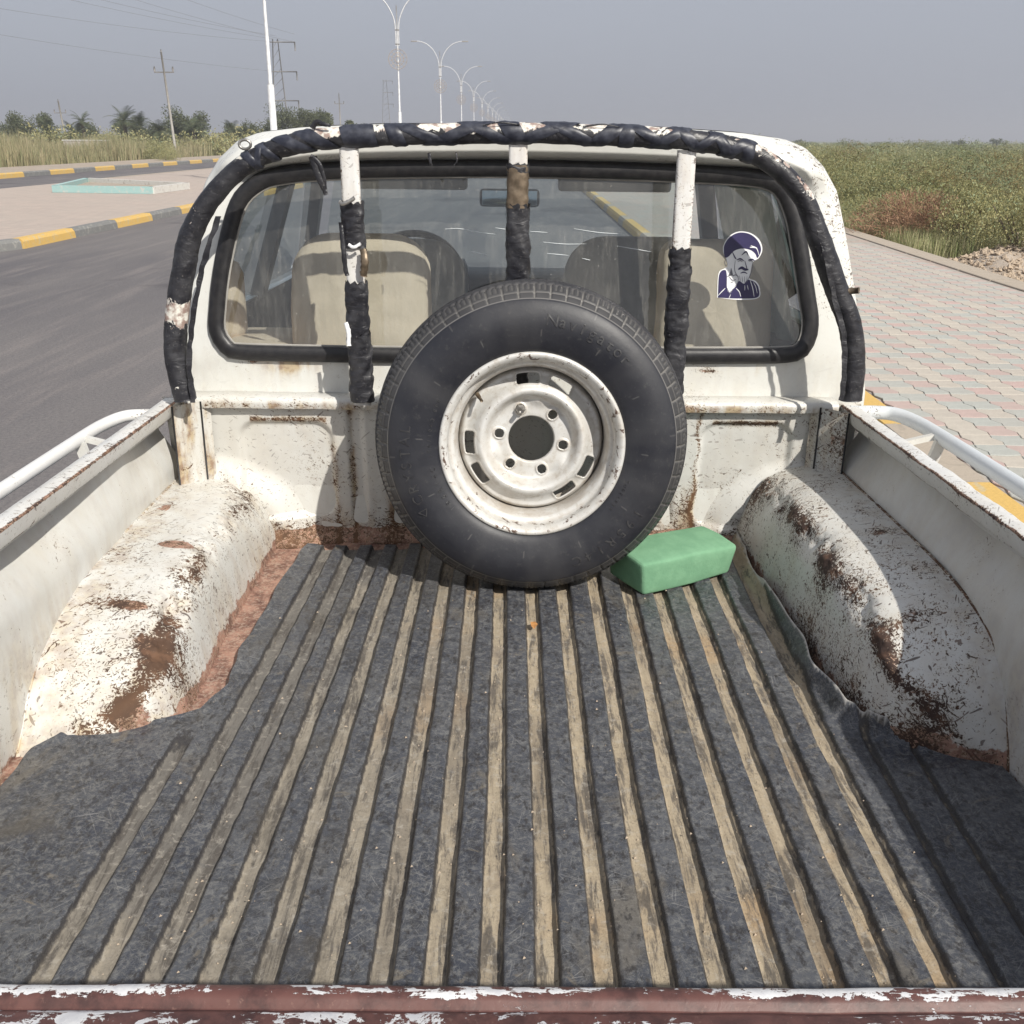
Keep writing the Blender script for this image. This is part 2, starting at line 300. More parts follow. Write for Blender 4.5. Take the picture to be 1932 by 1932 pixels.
def put(name, me, mat, parent=None, label=None, cat=None, group=None, kind=None, loc=None, M4=None):
    o = bpy.data.objects.new(name, me); COL.objects.link(o)
    if me is not None and mat is not None and not me.materials: me.materials.append(M[mat] if isinstance(mat, str) else mat)
    if parent is not None: o.parent = parent
    if loc is not None: o.location = loc
    elif parent is not None and 'base' in parent: o.location = -V(parent['base'])
    if M4 is not None: o.matrix_world = M4
    for k, v in (('label', label), ('category', cat), ('group', group), ('kind', kind)):
        if v: o[k] = v
    return o
def thing(name, label, cat, base=(0, 0, 0), group=None, tf=None):
    o = bpy.data.objects.new(name, None); COL.objects.link(o); o.empty_display_size = .2
    o['base'] = tuple(base)
    o.matrix_world = (TM if tf is None else tf) @ Matrix.Translation(base)
    o['label'] = label; o['category'] = cat
    if group: o['group'] = group
    return o
ID = Matrix.Identity(4)
def part(name, me, mat, parent, **k): return put(name, me, mat, parent, **k)
def sub(name, me, mat, parent, **k):           # sub-part: parent object already sits in the shared frame
    return put(name, me, mat, parent, loc=(0, 0, 0), **k)
def gridf(nu, nv, closed_u=False, closed_v=False):
    i = np.arange(nu if closed_u else nu - 1); j = np.arange(nv if closed_v else nv - 1)
    I, J = np.meshgrid(i, j, indexing='ij'); I2 = (I + 1) % nu; J2 = (J + 1) % nv
    return np.stack([I * nv + J, I2 * nv + J, I2 * nv + J2, I * nv + J2], -1).reshape(-1, 4)
def grid(name, P, closed_u=False, closed_v=False, wear=None, flip=False, smooth=True):
    nu, nv = P.shape[:2]; f = gridf(nu, nv, closed_u, closed_v)
    if flip: f = f[:, ::-1]
    return mesh(name, P.reshape(-1, 3), f, smooth, None if wear is None else wear.reshape(nu * nv, -1))
def catmull(pts, n):
    P = [V(p) for p in pts]; P = [2 * P[0] - P[1]] + P + [2 * P[-1] - P[-2]]; out = []
    segs = len(P) - 3
    for k in range(n):
        t = k / (n - 1) * segs; i = min(int(t), segs - 1); f = t - i; a, b, c, d = P[i:i + 4]
        out.append(.5 * ((2 * b) + (c - a) * f + (2 * a - 5 * b + 4 * c - d) * f * f + (3 * b - 3 * c + d - a) * f ** 3))
    return out
def tube(path, rad, n=14, caps=True, ell=(1, 1), disp=None, up=V((0, 1, 0)), sq=2.0, closed=False):
    """sweep a (super)elliptic section; returns P array [len, n, 3]"""
    L = len(path); P = np.zeros((L, n, 3))
    for i in range(L):
        if closed: t = (path[(i + 1) % L] - path[i - 1]).normalized()
        else: t = (path[min(i + 1, L - 1)] - path[max(i - 1, 0)]).normalized()
        s = t.cross(up)
        if s.length < 1e-4: s = t.cross(V((1, 0, 0)))
        s.normalize(); u = s.cross(t).normalized(); r = rad[i] if hasattr(rad, '__len__') else rad
        for k in range(n):
            a = 2 * math.pi * k / n; ca, sa = math.cos(a), math.sin(a)
            if sq != 2: q = (abs(ca) ** sq + abs(sa) ** sq) ** (-1 / sq); ca *= q; sa *= q
            d = r * (1 + (disp(i / L, a) if disp else 0)); P[i, k] = path[i] + s * ca * d * ell[0] + u * sa * d * ell[1]
    return P
def tubemesh(name, path, rad, n=14, closed=False, wearf=None, **k):
    P = tube(path, rad, n, closed=closed, **k); w = None
    if wearf: w = np.array([[wearf(i / len(path), 2 * math.pi * j / n, P[i, j]) for j in range(n)] for i in range(len(path))])
    f = gridf(len(path), n, closed, True); vs = P.reshape(-1, 3)
    if not closed:
        fs = [tuple(int(v) for v in r) for r in f] + [tuple(range(n))[::-1], tuple(range((len(path) - 1) * n, len(path) * n))]
        return mesh(name, vs, fs, True, None if w is None else w.reshape(len(vs), -1))
    return mesh(name, vs, f, True, None if w is None else w.reshape(len(vs), -1))
def bar(a, b, r, n=8, **k): 
    a, b = V(a), V(b); return tubemesh('bar', [a, a.lerp(b, .5), b], r, n, **k)
def join(parts):
    """join (verts, faces) lists"""
    vs, fs, o = [], [], 0
    for v, f in parts:
        vs += list(v); fs += [tuple(i + o for i in q) for q in f]; o += len(v)
    return vs, fs
def boxvf(c, s, R=None):
    vs = [V(((i & 1) - .5, ((i >> 1) & 1) - .5, ((i >> 2) & 1) - .5)) for i in range(8)]
    vs = [V((v.x * s[0], v.y * s[1], v.z * s[2])) for v in vs]
    if R is not None: vs = [R @ v for v in vs]
    return [v + V(c) for v in vs], [(0, 2, 3, 1), (4, 5, 7, 6), (0, 1, 5, 4), (2, 6, 7, 3), (0, 4, 6, 2), (1, 3, 7, 5)]
def box(name, c, s, R=None, bev=.0, wear=None, seg=2):
    import bmesh
    v, f = boxvf(c, s, R); me = mesh(name, v, f, False)
    if bev:
        bm = bmesh.new(); bm.from_mesh(me); bmesh.ops.bevel(bm, geom=bm.edges[:], offset=bev, segments=seg, affect='EDGES', profile=.5); bm.to_mesh(me); bm.free()
        me.polygons.foreach_set('use_smooth', np.ones(len(me.polygons), dtype=bool))
    return me
def fbm(x, y, z, sc, oc=4): return mn.fractal(V((x * sc, y * sc, z * sc)), .9, 2.1, oc)
def sstep(a, b, x): t = np.clip((np.asarray(x, float) - a) / (b - a), 0, 1); return t * t * (3 - 2 * t)
def polyprism(name, pts, z0, z1):
    n = len(pts); vs = [(p[0], p[1], z0) for p in pts] + [(p[0], p[1], z1) for p in pts]
    fs = [tuple(range(n, 2 * n)), tuple(range(n))[::-1]] + [(i, (i + 1) % n, n + (i + 1) % n, n + i) for i in range(n)]
    return mesh(name, vs, fs, False)

# ================================================================== PICKUP TRUCK
truck = thing('pickup_truck', 'white double cab pickup truck with scratched rusty open bed and black padded hoop', 'truck', (0.02, 1.6, -1.66))
FZ = -.905
# --- bulkhead
def bulk_y(x, z):
    y = 2.262 - (z + .53) * .12
    def rrect(x0, x1, z0, z1, r):
        dx = max(x0 + r - x, 0, x - x1 + r); dz = max(z0 + r - z, 0, z - z1 + r); d = math.hypot(dx, dz) - r
        return 1 - float(sstep(-.012, .004, d))
    y += .011 * rrect(-.63, -.405, -.84, -.592, .045) + .011 * rrect(.475, .70, -.86, -.585, .045)
    for a, b in ((-.37, -.33), (-.27, -.20), (.40, .425), (-.1, -.04), (.1, .16), (.27, .33)): y += .008 * rrect(a, b, -.86, -.56, .015)
    # rolled top lip
    y -= .010 * float(sstep(-.556, -.545, z))
    y -= .03 * float(sstep(-.86, -.905, z)) ** 2
    # swell next to the wheel arches
    for s, xa in ((-1, -.56), (1, .585)):
        d = math.hypot((x - (-.775 if s < 0 else .80)) / .275, (z + .96) / .235) - 1
        y -= .035 * (1 - float(sstep(-.05, .28, d)))
    return y
nx, nz = 400, 110; xs = np.linspace(-.795, .845, nx); zs = np.linspace(-.915, -.532, nz)
P = np.zeros((nx, nz, 3)); W = np.zeros((nx, nz, 3))
for i, x in enumerate(xs):
    for j, z in enumerate(zs):
        P[i, j] = (x, bulk_y(x, z) + .0015 * fbm(x, 1, z, 9), z)
        nb = fbm(x, 3, z, 6)
        low = float(sstep(-.80, -.89, z)); ed = float(sstep(-.575, -.548, z))
        g1 = 1.25 * math.exp(-((x - .472 + .004 * math.sin(z * 60)) / .006) ** 2) + .8 * math.exp(-((x + .405) / .008) ** 2) * float(sstep(-.62, -.66, z)) + .9 * math.exp(-((x + .362) / .007) ** 2) + .6 * math.exp(-((x + .27) / .02) ** 2) * float(sstep(-.76, -.80, z)) + .55 * math.exp(-((x - .452) / .022) ** 2) * float(sstep(-.72, -.80, z)) + .5 * math.exp(-((x + .52) / .12) ** 2) * float(sstep(-.83, -.87, z))
        pan = math.exp(-((z + .588) / .008) ** 2) * (1 if (-.6 < x < -.42 or .5 < x < .66) else 0)
        W[i, j] = (.22 * low + .12 * ed + .36 * g1 + .5 * pan + .12 + .06 * nb, .35 * low + .95 * g1 + .9 * pan + .25 * ed + .12 * nb, float(sstep(-.862 + .02 * nb, -.885, z)) * 1.0 + .25 * min(1, g1))
part('front_wall', grid('front_wall', P, wear=W), 'paint_worn', truck, label='rust streaked front wall of the load bed')
# bulkhead top flange
xs2 = np.linspace(-.745, .79, 160); pr = [(2.246, -.556), (2.242, -.545), (2.244, -.534), (2.252, -.5295), (2.30, -.5275), (2.305, -.532)]
P = np.array([[(x, y + .0015 * fbm(x, y, 0, 12), z + .0015 * fbm(x, 5, z, 10)) for y, z in pr] for x in xs2]); W = np.zeros(P.shape); 
W[:, :2, 0] = .28; W[:, :2, 1] = .9; W[:, 2:, 0] = .08
part('front_wall_flange', grid('flange', P, wear=W, flip=True), 'paint_worn', truck)
# --- side walls and rails
def side(s):
    L = s < 0; xr = -.754 if L else .797; xo = -.789 if L else .832; ys = np.linspace(.49, 2.262, 240)
    # rail: top face, inner lip, underside
    zt = -.535
    D = -1 if L else 1
    prof = [(xo + D * .012, -.60), (xo + D * .006, -.548), (xo + D * .001, zt - .002), (xo - D * .002, zt + .001), (xr + D * .020, zt + .0015), (xr + D * .0065, zt + .0005), (xr + D * .0022, zt - .0004), (xr, zt - .003), (xr + D * .0005, zt - .006), (xr + D * .003, zt - .018), (xr + D * .006, zt - .0305), (xr + D * .0075, zt - .0335), (xr + D * .012, zt - .0345), (xo + D * .018, zt - .036)]
    prw = [0, .1, .12, .10, .12, .20, .50, .50, .16, .05, .06, .34, .5, .5]; prb = [0, 0, 0, 0, 0, .02, .62, .62, .05, 0, 0, .45, .7, .7]
    P = np.zeros((len(ys), len(prof), 3)); W = np.zeros((len(ys), len(prof), 3))
    for i, y in enumerate(ys):
        wv = .0022 * fbm(y, s, 0, 4) + .0012 * fbm(y, s, 3, 16)
        for j, (x, z) in enumerate(prof):
            P[i, j] = (x + wv, y, z + wv)
            W[i, j] = (prw[j], .06 if j > 7 else 0, prb[j] + .22 * fbm(y, j * .1, 0, 7) * (prb[j] > .1))
    part('bed_rail', grid('bed_rail', P, wear=W, flip=not L, smooth=False), 'rail_paint', truck)
    # inner wall
    xw = -.775 if L else .803; zs = np.linspace(-.572, -.915, 60); P = np.zeros((len(ys), 60, 3)); W = np.zeros((len(ys), 60, 3))
    for i, y in enumerate(ys):
        for j, z in enumerate(zs):
            b = .038 * (1 - float(sstep(-.58, -.70, z))) * (1 + .35 * math.sin(y * 9)) ; b += .010 * fbm(y, s * 2, z, 2.2)
            P[i, j] = (xw + (-b if L else b), y, z)
            W[i, j] = (.04 + .1 * float(sstep(-.72, -.80, z)), .12 + .25 * float(sstep(-.68, -.80, z)), .5 * float(sstep(-.87, -.91, z)))
    part('side_wall', grid('side_wall', P, wear=W, flip=not L), 'paint', truck, label='shaded side wall of the load bed' if not L else 'sunlit side wall of the load bed')
    # outer skin
    xo2 = -.80 if L else .85; pr = [(xo2, -.56), (xo2 * 1.04, -.60), (xo2 * 1.065, -.75), (xo2 * 1.06, -.95), (xo2 * 1.03, -1.25)]
    P = np.array([[(x, y, z) for x, z in pr] for y in np.linspace(.42, 2.30, 24)]); part('outer_panel', grid('outer', P, flip=L), 'paint', truck)
    # wheel arch
    if L:
        seam = [(2.275, -.728), (1.916, -.733), (1.68, -.738), (1.52, -.772), (1.43, -.825), (1.38, -.88), (1.345, -.915)]
        floor_ = [(-.552, 2.275), (-.552, 1.95), (-.549, 1.757), (-.540, 1.58), (-.552, 1.445), (-.655, 1.365), (-.745, 1.335)]
    else:
        seam = [(2.275, -.688), (1.85, -.688), (1.60, -.694), (1.44, -.722), (1.365, -.777), (1.325, -.85), (1.30, -.915)]
        floor_ = [(.575, 2.275), (.590, 1.95), (.590, 1.757), (.597, 1.52), (.622, 1.40), (.715, 1.34), (.79, 1.315)]
    A = catmull([(xw, a, b) for a, b in seam], 260); B = catmull([(a, b, FZ - .008) for a, b in floor_], 260); nt = 110
    P = np.zeros((260, nt, 3)); W = np.zeros((260, nt, 3))
    for i in range(260):
        u = i / 259; a, b = A[i], B[i]; front = 1 - float(sstep(0, .16, u)); rear = float(sstep(.55, 1, u)); n = 6.5 - 3.6 * front - 3.3 * rear
        for j in range(nt):
            t = j / (nt - 1) * math.pi / 2; aa = math.sin(t) ** (2 / n); bb = 1 - math.cos(t) ** (2 / n)
            sl = .86 + .14 * bb; fx = aa * sl; p = V((a.x + (b.x - a.x) * fx, a.y + (b.y - a.y) * fx, a.z + (b.z - a.z) * bb))
            corner = math.exp(-((t - .80) / .30) ** 2)
            dent = corner * (.006 * fbm(p.x, p.y, p.z, 9) + .004 * fbm(p.x, p.y, p.z, 22))
            if L: dn = math.exp(-((p.y - 1.62) / .14) ** 2) * corner; dent += dn * (.016 * fbm(p.x + 4, p.y, p.z, 12) - .006)
            else: dent += corner * .006 * math.sin(p.y * 23)
            ds = V((-1 if L else 1, 0, .7)); p = p + (-ds) * 0 + V((dent * (1 if L else -1), 0, dent))
            seamd = math.exp(-(j / 2.2) ** 2); p.z += .003 * seamd
            P[i, j] = p
            nb = fbm(p.x, p.y, p.z, 5); low = float(sstep(-.80, -.90, p.z)); c2 = math.exp(-((t - .86) / .30) ** 2)
            gs_ = lambda cx, cy, sx, sy, sk=0.: math.exp(-(((p.x - cx) + sk * (p.y - cy)) / sx) ** 2 - ((p.y - cy) / sy) ** 2)
            if L:
                pt = gs_(-.655, 1.835, .045, .022) * .75 + gs_(-.665, 1.60, .045, .016, .3) * .65 + gs_(-.735, 2.02, .010, .05) * .5 + gs_(-.60, 1.52, .05, .03) * .55 + gs_(-.60, 1.40, .04, .04) * .6 + gs_(-.575, 1.33, .05, .03) * .4
                wr = .17 + .28 * c2 * (.8 + nb) + .15 * nb + .10 * math.exp(-((p.y - 1.48) / .14) ** 2) * (.4 + c2) + pt * .45
                W[i, j] = (wr, .06 + .25 * low + .26 * c2 + .35 * math.exp(-((p.y - 1.45) / .10) ** 2) * c2 + .3 * seamd + .35 * pt, 1.5 * max(0, pt - .25) + .85 * float(sstep(-.868, -.905, p.z)) * (1 - float(sstep(1.47, 1.40, p.y))) + .30 * max(0, nb) * c2 + .62 * pt)
            else:
                pt = gs_(.77, 1.92, .02, .05) + gs_(.755, 1.81, .035, .022) * .9 + gs_(.70, 1.50, .03, .02) * .8 + gs_(.66, 1.62, .02, .05) * .4 + gs_(.69, 1.36, .03, .02) * .5
                wr = .20 + .34 * c2 * (.9 + nb) + .22 * low + .20 * nb + .4 * pt
                W[i, j] = (wr, .03 + .18 * low + .15 * seamd, .9 * float(sstep(-.84, -.90, p.z)) + .42 * c2 * max(0, .55 + nb * 1.2) + .6 * pt)
    part('wheel_arch', grid('wheel_arch', P, wear=W, flip=L), 'paint_worn', truck, label='chipped rusty wheel arch box, lit by the sun' if L else 'wheel arch box half in shade, paint worn off its edge')
    # welded seam bead
    sp = [p + V((.002 if L else -.002, 0, .002)) for p in A[:252:3]]
    part('seam_bead', tubemesh('seam', sp, .0035, 6, wearf=lambda u, a, p: (.25 if L else .55, .8, 0)), 'paint_worn', truck)
    # corner post
    px = xr + (.004 if L else -.004); d = 1 if L else -1
    pts = [(px - d * .004, 2.19, 0), (px + d * .010, 2.205, 0), (px + d * .045, 2.244, 0), (px + d * .062, 2.262, 0)]
    zs3 = np.linspace(-.54, -.735 if L else -.695, 30); P = np.array([[(q[0] + .001 * fbm(q[0], z, 1, 20), q[1], z) for z in zs3] for q in pts]); W = np.zeros(P.shape); W[..., 0] = .10 if L else .32; W[..., 1] = .9 if L else .3; W[..., 2] = .05 if L else .25
    part('corner_post', grid('corner_post', P, wear=W, flip=L), 'paint_worn', truck)
    for q in (pts[0], pts[2]):
        part('post_seam', bar((q[0] + d * .001, q[1] - .002, -.54), (q[0] + d * .001, q[1] - .002, -.73 if L else -.69), .0022, 6), 'dash', truck)
side(-1); side(1)
# --- bed floor, underfloor
nx, ny = 260, 200; xs = np.linspace(-.775, .805, nx); ys = np.linspace(.5, 2.30, ny); P = np.zeros((nx, ny, 3)); W = np.zeros((nx, ny, 3))
for i, x in enumerate(xs):
    for j, y in enumerate(ys):
        P[i, j] = (x, y, FZ - .004 + .004 * (math.sin(x * 48) > 0) * (1 if abs(x) < .45 else 0)); W[i, j] = (.12, .35, .75 + .25 * fbm(x, y, 0, 5))
part('bed_floor', grid('bed_floor', P, wear=W), 'paint_floor', truck, label='bare primer floor of the load bed')
# --- tailgate
prof = [(.545, -.93), (.540, -.60), (.538, -.556), (.534, -.545), (.527, -.5385), (.520, -.5362), (.5145, -.5385), (.5115, -.5425), (.5095, -.5435), (.507, -.540), (.502, -.5372), (.475, -.536), (.462, -.537), (.452, -.548), (.448, -.62), (.45, -1.0)]
xs = np.linspace(-.80, .84, 500); P = np.array([[(x, y + .0012 * fbm(x, y, z, 8), z + .0012 * fbm(x, y, z, 11)) for y, z in prof] for x in xs]); W = np.zeros(P.shape)
W[:, 9:13, 0] = .0; W[:, 4:6, 0] = .42; W[:, 3, 0] = -.1; W[:, 1:4, 0] = -.5; W[:, 6:9, 0] = -.6
part('tailgate', grid('tailgate', P, wear=W, flip=True), 'tailgate', truck, label='tailgate with worn brown primer and flaked white paint')
# --- outer rope rails
for s in (-1, 1):
    x = -.905 if s < 0 else .945; z = -.575 if s < 0 else -.552
    path = catmull([(x, .30, z), (x, .75, z), (x, 1.2, z), (x, 1.65, z), (x, 2.02, z), (x * .992, 2.14, z + .002), (x * .965, 2.205, z + .006), (x * .925, 2.225, z + .006), (x * .86, 2.23, z + .004)], 90)
    rr = part('rope_rail', tubemesh('rope_rail', path, .0135 if s < 0 else .016, 16, up=V((0, 0, 1)), wearf=lambda u, a, p: (.02 + .30 * float(sstep(.80, .88, u)), .02, 0)), 'white_tube' if s < 0 else 'grey_tube', truck, label='white tube rail along the left flank of the bed' if s < 0 else 'blue white tube rail along the right flank of the bed')
    br = [boxvf((x * .985, 2.02, z - .035), (.022, .012, .060), Matrix.Rotation(.25 * s, 3, 'Y')), boxvf((x * .955, 2.04, z - .008), (.06, .014, .012), Matrix.Rotation(-.25 * s, 3, 'Y'))]
    me = mesh('rail_bracket', *join(br), False, ); sub('rail_bracket', me, 'paint_worn', rr)

# --- cab rear: lofted rings
def rr_loop(cx, hw_top, hw_bot, zt, zb, r, yt, yb, n=160, crown=0., rt=None):
    """closed loop of a rounded trapezoid; returns list of Vectors"""
    rt = rt or r; cs = [(cx - hw_bot, zb, r, 180, 270), (cx + hw_bot, zb, r, 270, 360), (cx + hw_top, zt, rt, 0, 90), (cx - hw_top, zt, rt, 90, 180)]
    cent = [(cx - hw_bot + r, zb + r), (cx + hw_bot - r, zb + r), (cx + hw_top - rt, zt - rt), (cx - hw_top + rt, zt - rt)]
    pts = []; arcn = 16
    for k in range(4):
        c = cent[k]; rad = cs[k][2]
        for q in range(arcn + 1):
            a = math.radians(cs[k][3] + 90 * q / arcn); pts.append((c[0] + rad * math.cos(a), c[1] + rad * math.sin(a)))
    # resample
    cl = pts + [pts[0]]; d = [0]
    for a, b in zip(cl, cl[1:]): d.append(d[-1] + math.hypot(a[0] - b[0], a[1] - b[1]))
    out = []; j = 0
    for i in range(n):
        t = d[-1] * i / n
        while d[j + 1] < t: j += 1
        f = (t - d[j]) / max(1e-9, d[j + 1] - d[j]); x = cl[j][0] + (cl[j + 1][0] - cl[j][0]) * f; z = cl[j][1] + (cl[j + 1][1] - cl[j][1]) * f
        w = (z - zb) / (zt - zb); z += crown * w * (1 - ((x - cx) / hw_top) ** 2) if w > .5 else 0
        out.append(V((x, yb + (yt - yb) * w, z)))
    return out
NL = 200
CX = .022
GP = [(0.44, -0.043), (0.559, -0.049), (0.613, -0.065), (0.644, -0.116), (0.662, -0.178), (0.688, -0.287), (0.703, -0.354), (0.694, -0.397), (0.651, -0.411), (0.314, -0.416), (0.021, -0.419), (-0.31, -0.42), (-0.603, -0.417), (-0.636, -0.409), (-0.651, -0.381), (-0.65, -0.355), (-0.637, -0.273), (-0.617, -0.192), (-0.59, -0.114), (-0.556, -0.078), (-0.506, -0.058), (-0.376, -0.045), (-0.182, -0.039), (0.017, -0.036), (0.238, -0.038)]
def gy0(z): return 2.300 + .045 * (z + .438) / .42
gl_ = [V((a, 0, b)) for a, b in GP]
def closed_cm(P, n):
    out = []; m = len(P)
    for k in range(n * 4):
        t = k / (n * 4) * m; i = int(t); f = t - i; a, b, c, d = P[i - 1], P[i % m], P[(i + 1) % m], P[(i + 2) % m]
        out.append(.5 * ((2 * b) + (c - a) * f + (2 * a - 5 * b + 4 * c - d) * f * f + (3 * b - 3 * c + d - a) * f ** 3))
    L = [0]
    for a, b in zip(out, out[1:] + out[:1]): L.append(L[-1] + (b - a).length)
    res = []; j = 0
    for i in range(n):
        t = L[-1] * i / n
        while L[j + 1] < t: j += 1
        res.append(out[j].lerp(out[(j + 1) % len(out)], (t - L[j]) / (L[j + 1] - L[j] + 1e-9)))
    return res
gloop = closed_cm(gl_, NL)
def offs(d, dy=0.):
    out = []
    for i, p in enumerate(gloop):
        t = (gloop[(i + 3) % NL] - gloop[i - 3]).normalized(); nn = V((-t.z, 0, t.x))
        if nn.dot(p - V((.025, 0, -.23))) < 0: nn = -nn
        q = p + nn * d; out.append(V((q.x, gy0(q.z) + dy, q.z)))
    return out
hole = offs(.010)
def ang(loop, c): return [math.atan2(p.z - c[1], p.x - c[0]) for p in loop]
def outline(hs, y):     # cab outline: half widths at heights, resampled by angle about the window centre
    out = []
    ctr = (.025, -.23)
    for a in ang(hole, ctr):
        d = V((math.cos(a), math.sin(a))); lo, hi = .05, 1.4
        for _ in range(30):
            m = (lo + hi) / 2; x = ctr[0] + d.x * m; z = ctr[1] + d.y * m
            inside = z < hs[-1][1] and z > hs[0][1]
            if inside:
                for (w0, z0), (w1, z1) in zip(hs, hs[1:]):
                    if z0 <= z <= z1: w = w0 + (w1 - w0) * (z - z0) / (z1 - z0); break
                inside = abs(x - CX - .018) < w
            if inside: lo = m
            else: hi = m
        out.append(V((ctr[0] + d.x * lo, y(ctr[1] + d.y * lo), ctr[1] + d.y * lo)))
    return out
H0 = [(.83, -1.1), (.825, -.52), (.80, -.40), (.775, -.284), (.745, -.17), (.712, -.075), (.675, -.02), (.63, .018), (.58, .036), (.48, .048), (.30, .057), (.02, .060)]
H1 = [(w + .012, z + .014 * (z > -.1)) for w, z in H0]
yb = lambda z: 2.305 + .045 * max(0, min(1, (z + .44) / .44))
lp0 = hole; lp0b = offs(.036, -.001); O0 = outline(H0, yb)
def tt(p): return float(sstep(-.07, .0, p.z))
def ring(f, dy, ys=0.):
    out = []
    for a, b in zip(lp0b, O0):
        p = a.lerp(b, f); p.y += dy * tt(p) + ys * (1 - tt(p)); out.append(p)
    return out
lp1 = ring(.26, -.050); lp2 = ring(.62, -.056); lp3 = ring(.96, -.030, .004); lp3b = [p + V((0, .018, 0)) for p in outline(H1, yb)]
lp4 = [V((p.x, p.y + .10, p.z + .004 * (p.z > 0))) for p in lp3b]
LL_ = [lp0, lp0b, lp1, lp2, lp3, lp3b, lp4]; PL = []
for a_, b_ in zip(LL_, LL_[1:]):
    for q_ in range(5): PL.append([list(u.lerp(v, q_ / 5)) for u, v in zip(a_, b_)])
PL.append([list(p) for p in lp4]); P = np.array(PL); W = np.zeros(P.shape); W[5:20, :, 0] = .04; W[20:25, :, 0] = .14; W[:, :, 1] = .03
for i in range(len(PL)):
    for j in range(NL):
        p = P[i, j]
        if p[2] < -.42: W[i, j, 0] += .06; W[i, j, 1] += .08
        for cx_, cz_, sx_, sz_, am_, an_ in ((-.585, -.452, .02, .010, .55, .8), (-.50, -.462, .045, .020, .0, 1.6), (.49, -.468, .016, .010, .65, .3), (.61, -.458, .010, .022, .05, .9)):
            e_ = math.exp(-((p[0] - cx_) / sx_) ** 2 - ((p[2] - cz_) / sz_) ** 2); W[i, j, 0] += am_ * e_; W[i, j, 1] += an_ * e_; W[i, j, 2] += am_ * e_
        if p[0] > .6 and p[2] > -.35: W[i, j, 0] += .20
part('cab_back', grid('cab_back', P, closed_v=True, wear=W, flip=True), 'paint_clean', truck, label='rear wall of the cab round the back window')
# roof, sides
r1 = lp4; r2 = [V((CX + (p.x - CX) * .99, 3.75, p.z + .01 * (p.z > 0))) for p in lp4]
idx = [i for i in range(NL) if lp4[i].z > -.02]
top = sorted([lp4[i] for i in idx], key=lambda p: p.x)
P = np.array([[(CX + (p.x - CX) * (1 - .02 * k / 8), 2.43 + (3.70 - 2.43) * k / 8, p.z + .012 * math.sin(math.pi * k / 8)) for p in top] for k in range(9)])
part('roof', grid('roof', P), 'paint_clean', truck)
P2 = P.copy(); P2[..., 2] -= .03; P2[..., 0] = CX + (P2[..., 0] - CX) * .96
part('roof_liner', grid('liner', P2), 'liner', truck)
for s in (-1, 1):
    xs_ = CX + s * .815; xt = CX + s * .685
    v = [(xs_, 2.40, -.40), (xs_, 4.2, -.42), (xs_ + s * .02, 4.2, -1.2), (xs_ + s * .02, 2.40, -1.2)]; part('lower_body_side', mesh('side', v + [(a - s * .03, b, c) for a, b, c in v], [(0, 1, 2, 3), (7, 6, 5, 4), (0, 4, 5, 1)], False), 'paint_clean', truck)
    for (y0, y1, wd) in ((2.43, 2.52, .11), (3.10, 3.13, .07), (3.95, 3.62, .06)):
        vv, ff = boxvf((0, 0, 0), (1, 1, 1)); vv = []
        for k, (yy, xx, zz) in enumerate(((y0, xs_, -.42), (y1, xt, -.01))):
            vv += [(xx, yy, zz), (xx - s * .04, yy, zz), (xx - s * .04, yy + wd, zz), (xx, yy + wd, zz)]
        part('door_pillar', mesh('pillar', vv, [(0, 1, 2, 3), (4, 7, 6, 5), (0, 4, 5, 1), (1, 5, 6, 2), (2, 6, 7, 3), (3, 7, 4, 0)], False), 'interior', truck)
    v = [(xs_ - s * .012, 2.45, -.41), (xs_ - s * .012, 3.98, -.41), (xt - s * .01, 3.66, -.005), (xt - s * .01, 2.5, -.005)]; part('side_window', mesh('side_window', v, [(0, 1, 2, 3)], False), 'glass_clear', truck)
    v = [(xs_ - s * .035, 2.40, -.41), (xs_ - s * .035, 4.0, -.41), (xs_ - s * .035, 4.0, -1.1), (xs_ - s * .035, 2.40, -1.1)]; part('door_trim', mesh('trim', v, [(0, 1, 2, 3)], False), 'interior', truck)
v = [(CX - .75, 4.05, -.42), (CX + .75, 4.05, -.42), (CX + .62, 3.70, -.02), (CX - .62, 3.70, -.02)]
part('windscreen', mesh('windscreen', v, [(0, 1, 2, 3)], False), 'glass_clear', truck)
P = np.array([[(x, y, -.50 - .02 * k - .05 * ((x - CX) / .75) ** 2) for x in np.linspace(CX - .75, CX + .75, 20)] for k, y in enumerate(np.linspace(4.1, 5.15, 8))]); part('bonnet', grid('bonnet', P, flip=True), 'bonnet', truck)
part('dashboard', box('dash', (CX, 3.92, -.52), (1.5, .34, .22), None, .05), 'dash', truck)
part('instrument_hood', box('hood', (CX - .33, 3.82, -.40), (.34, .16, .10), None, .04), 'dash', truck)
part('cab_floor', box('cabfloor', (CX, 3.2, -1.15), (1.55, 1.8, .05)), 'interior', truck)
sw = [V((-.33 + .18 * math.cos(a), 3.66 + .07 * math.sin(a), -.42 + .16 * math.sin(a))) for a in np.linspace(0, 2 * math.pi, 48, endpoint=False)]
st = part('steering_wheel', tubemesh('sw', sw, .013, 8, closed=True), 'dash', truck); 
for a in (-.4, math.pi + .4, math.pi / 2 * 3): sub('spoke', bar((-.33, 3.68, -.42), (-.33 + .18 * math.cos(a), 3.66 + .07 * math.sin(a), -.42 + .16 * math.sin(a)), .012), 'dash', st)
mr = part('rear_view_mirror', box('mirror', (.02, 3.86, -.137), (.225, .03, .065), None, .014), 'dash', truck); sub('mirror_glass', box('mg', (.02, 3.843, -.137), (.205, .004, .052), None, .001), 'mirror', mr); sub('mirror_stem', bar((.02, 3.87, -.12), (.02, 3.85, -.03), .006), 'dash', mr)
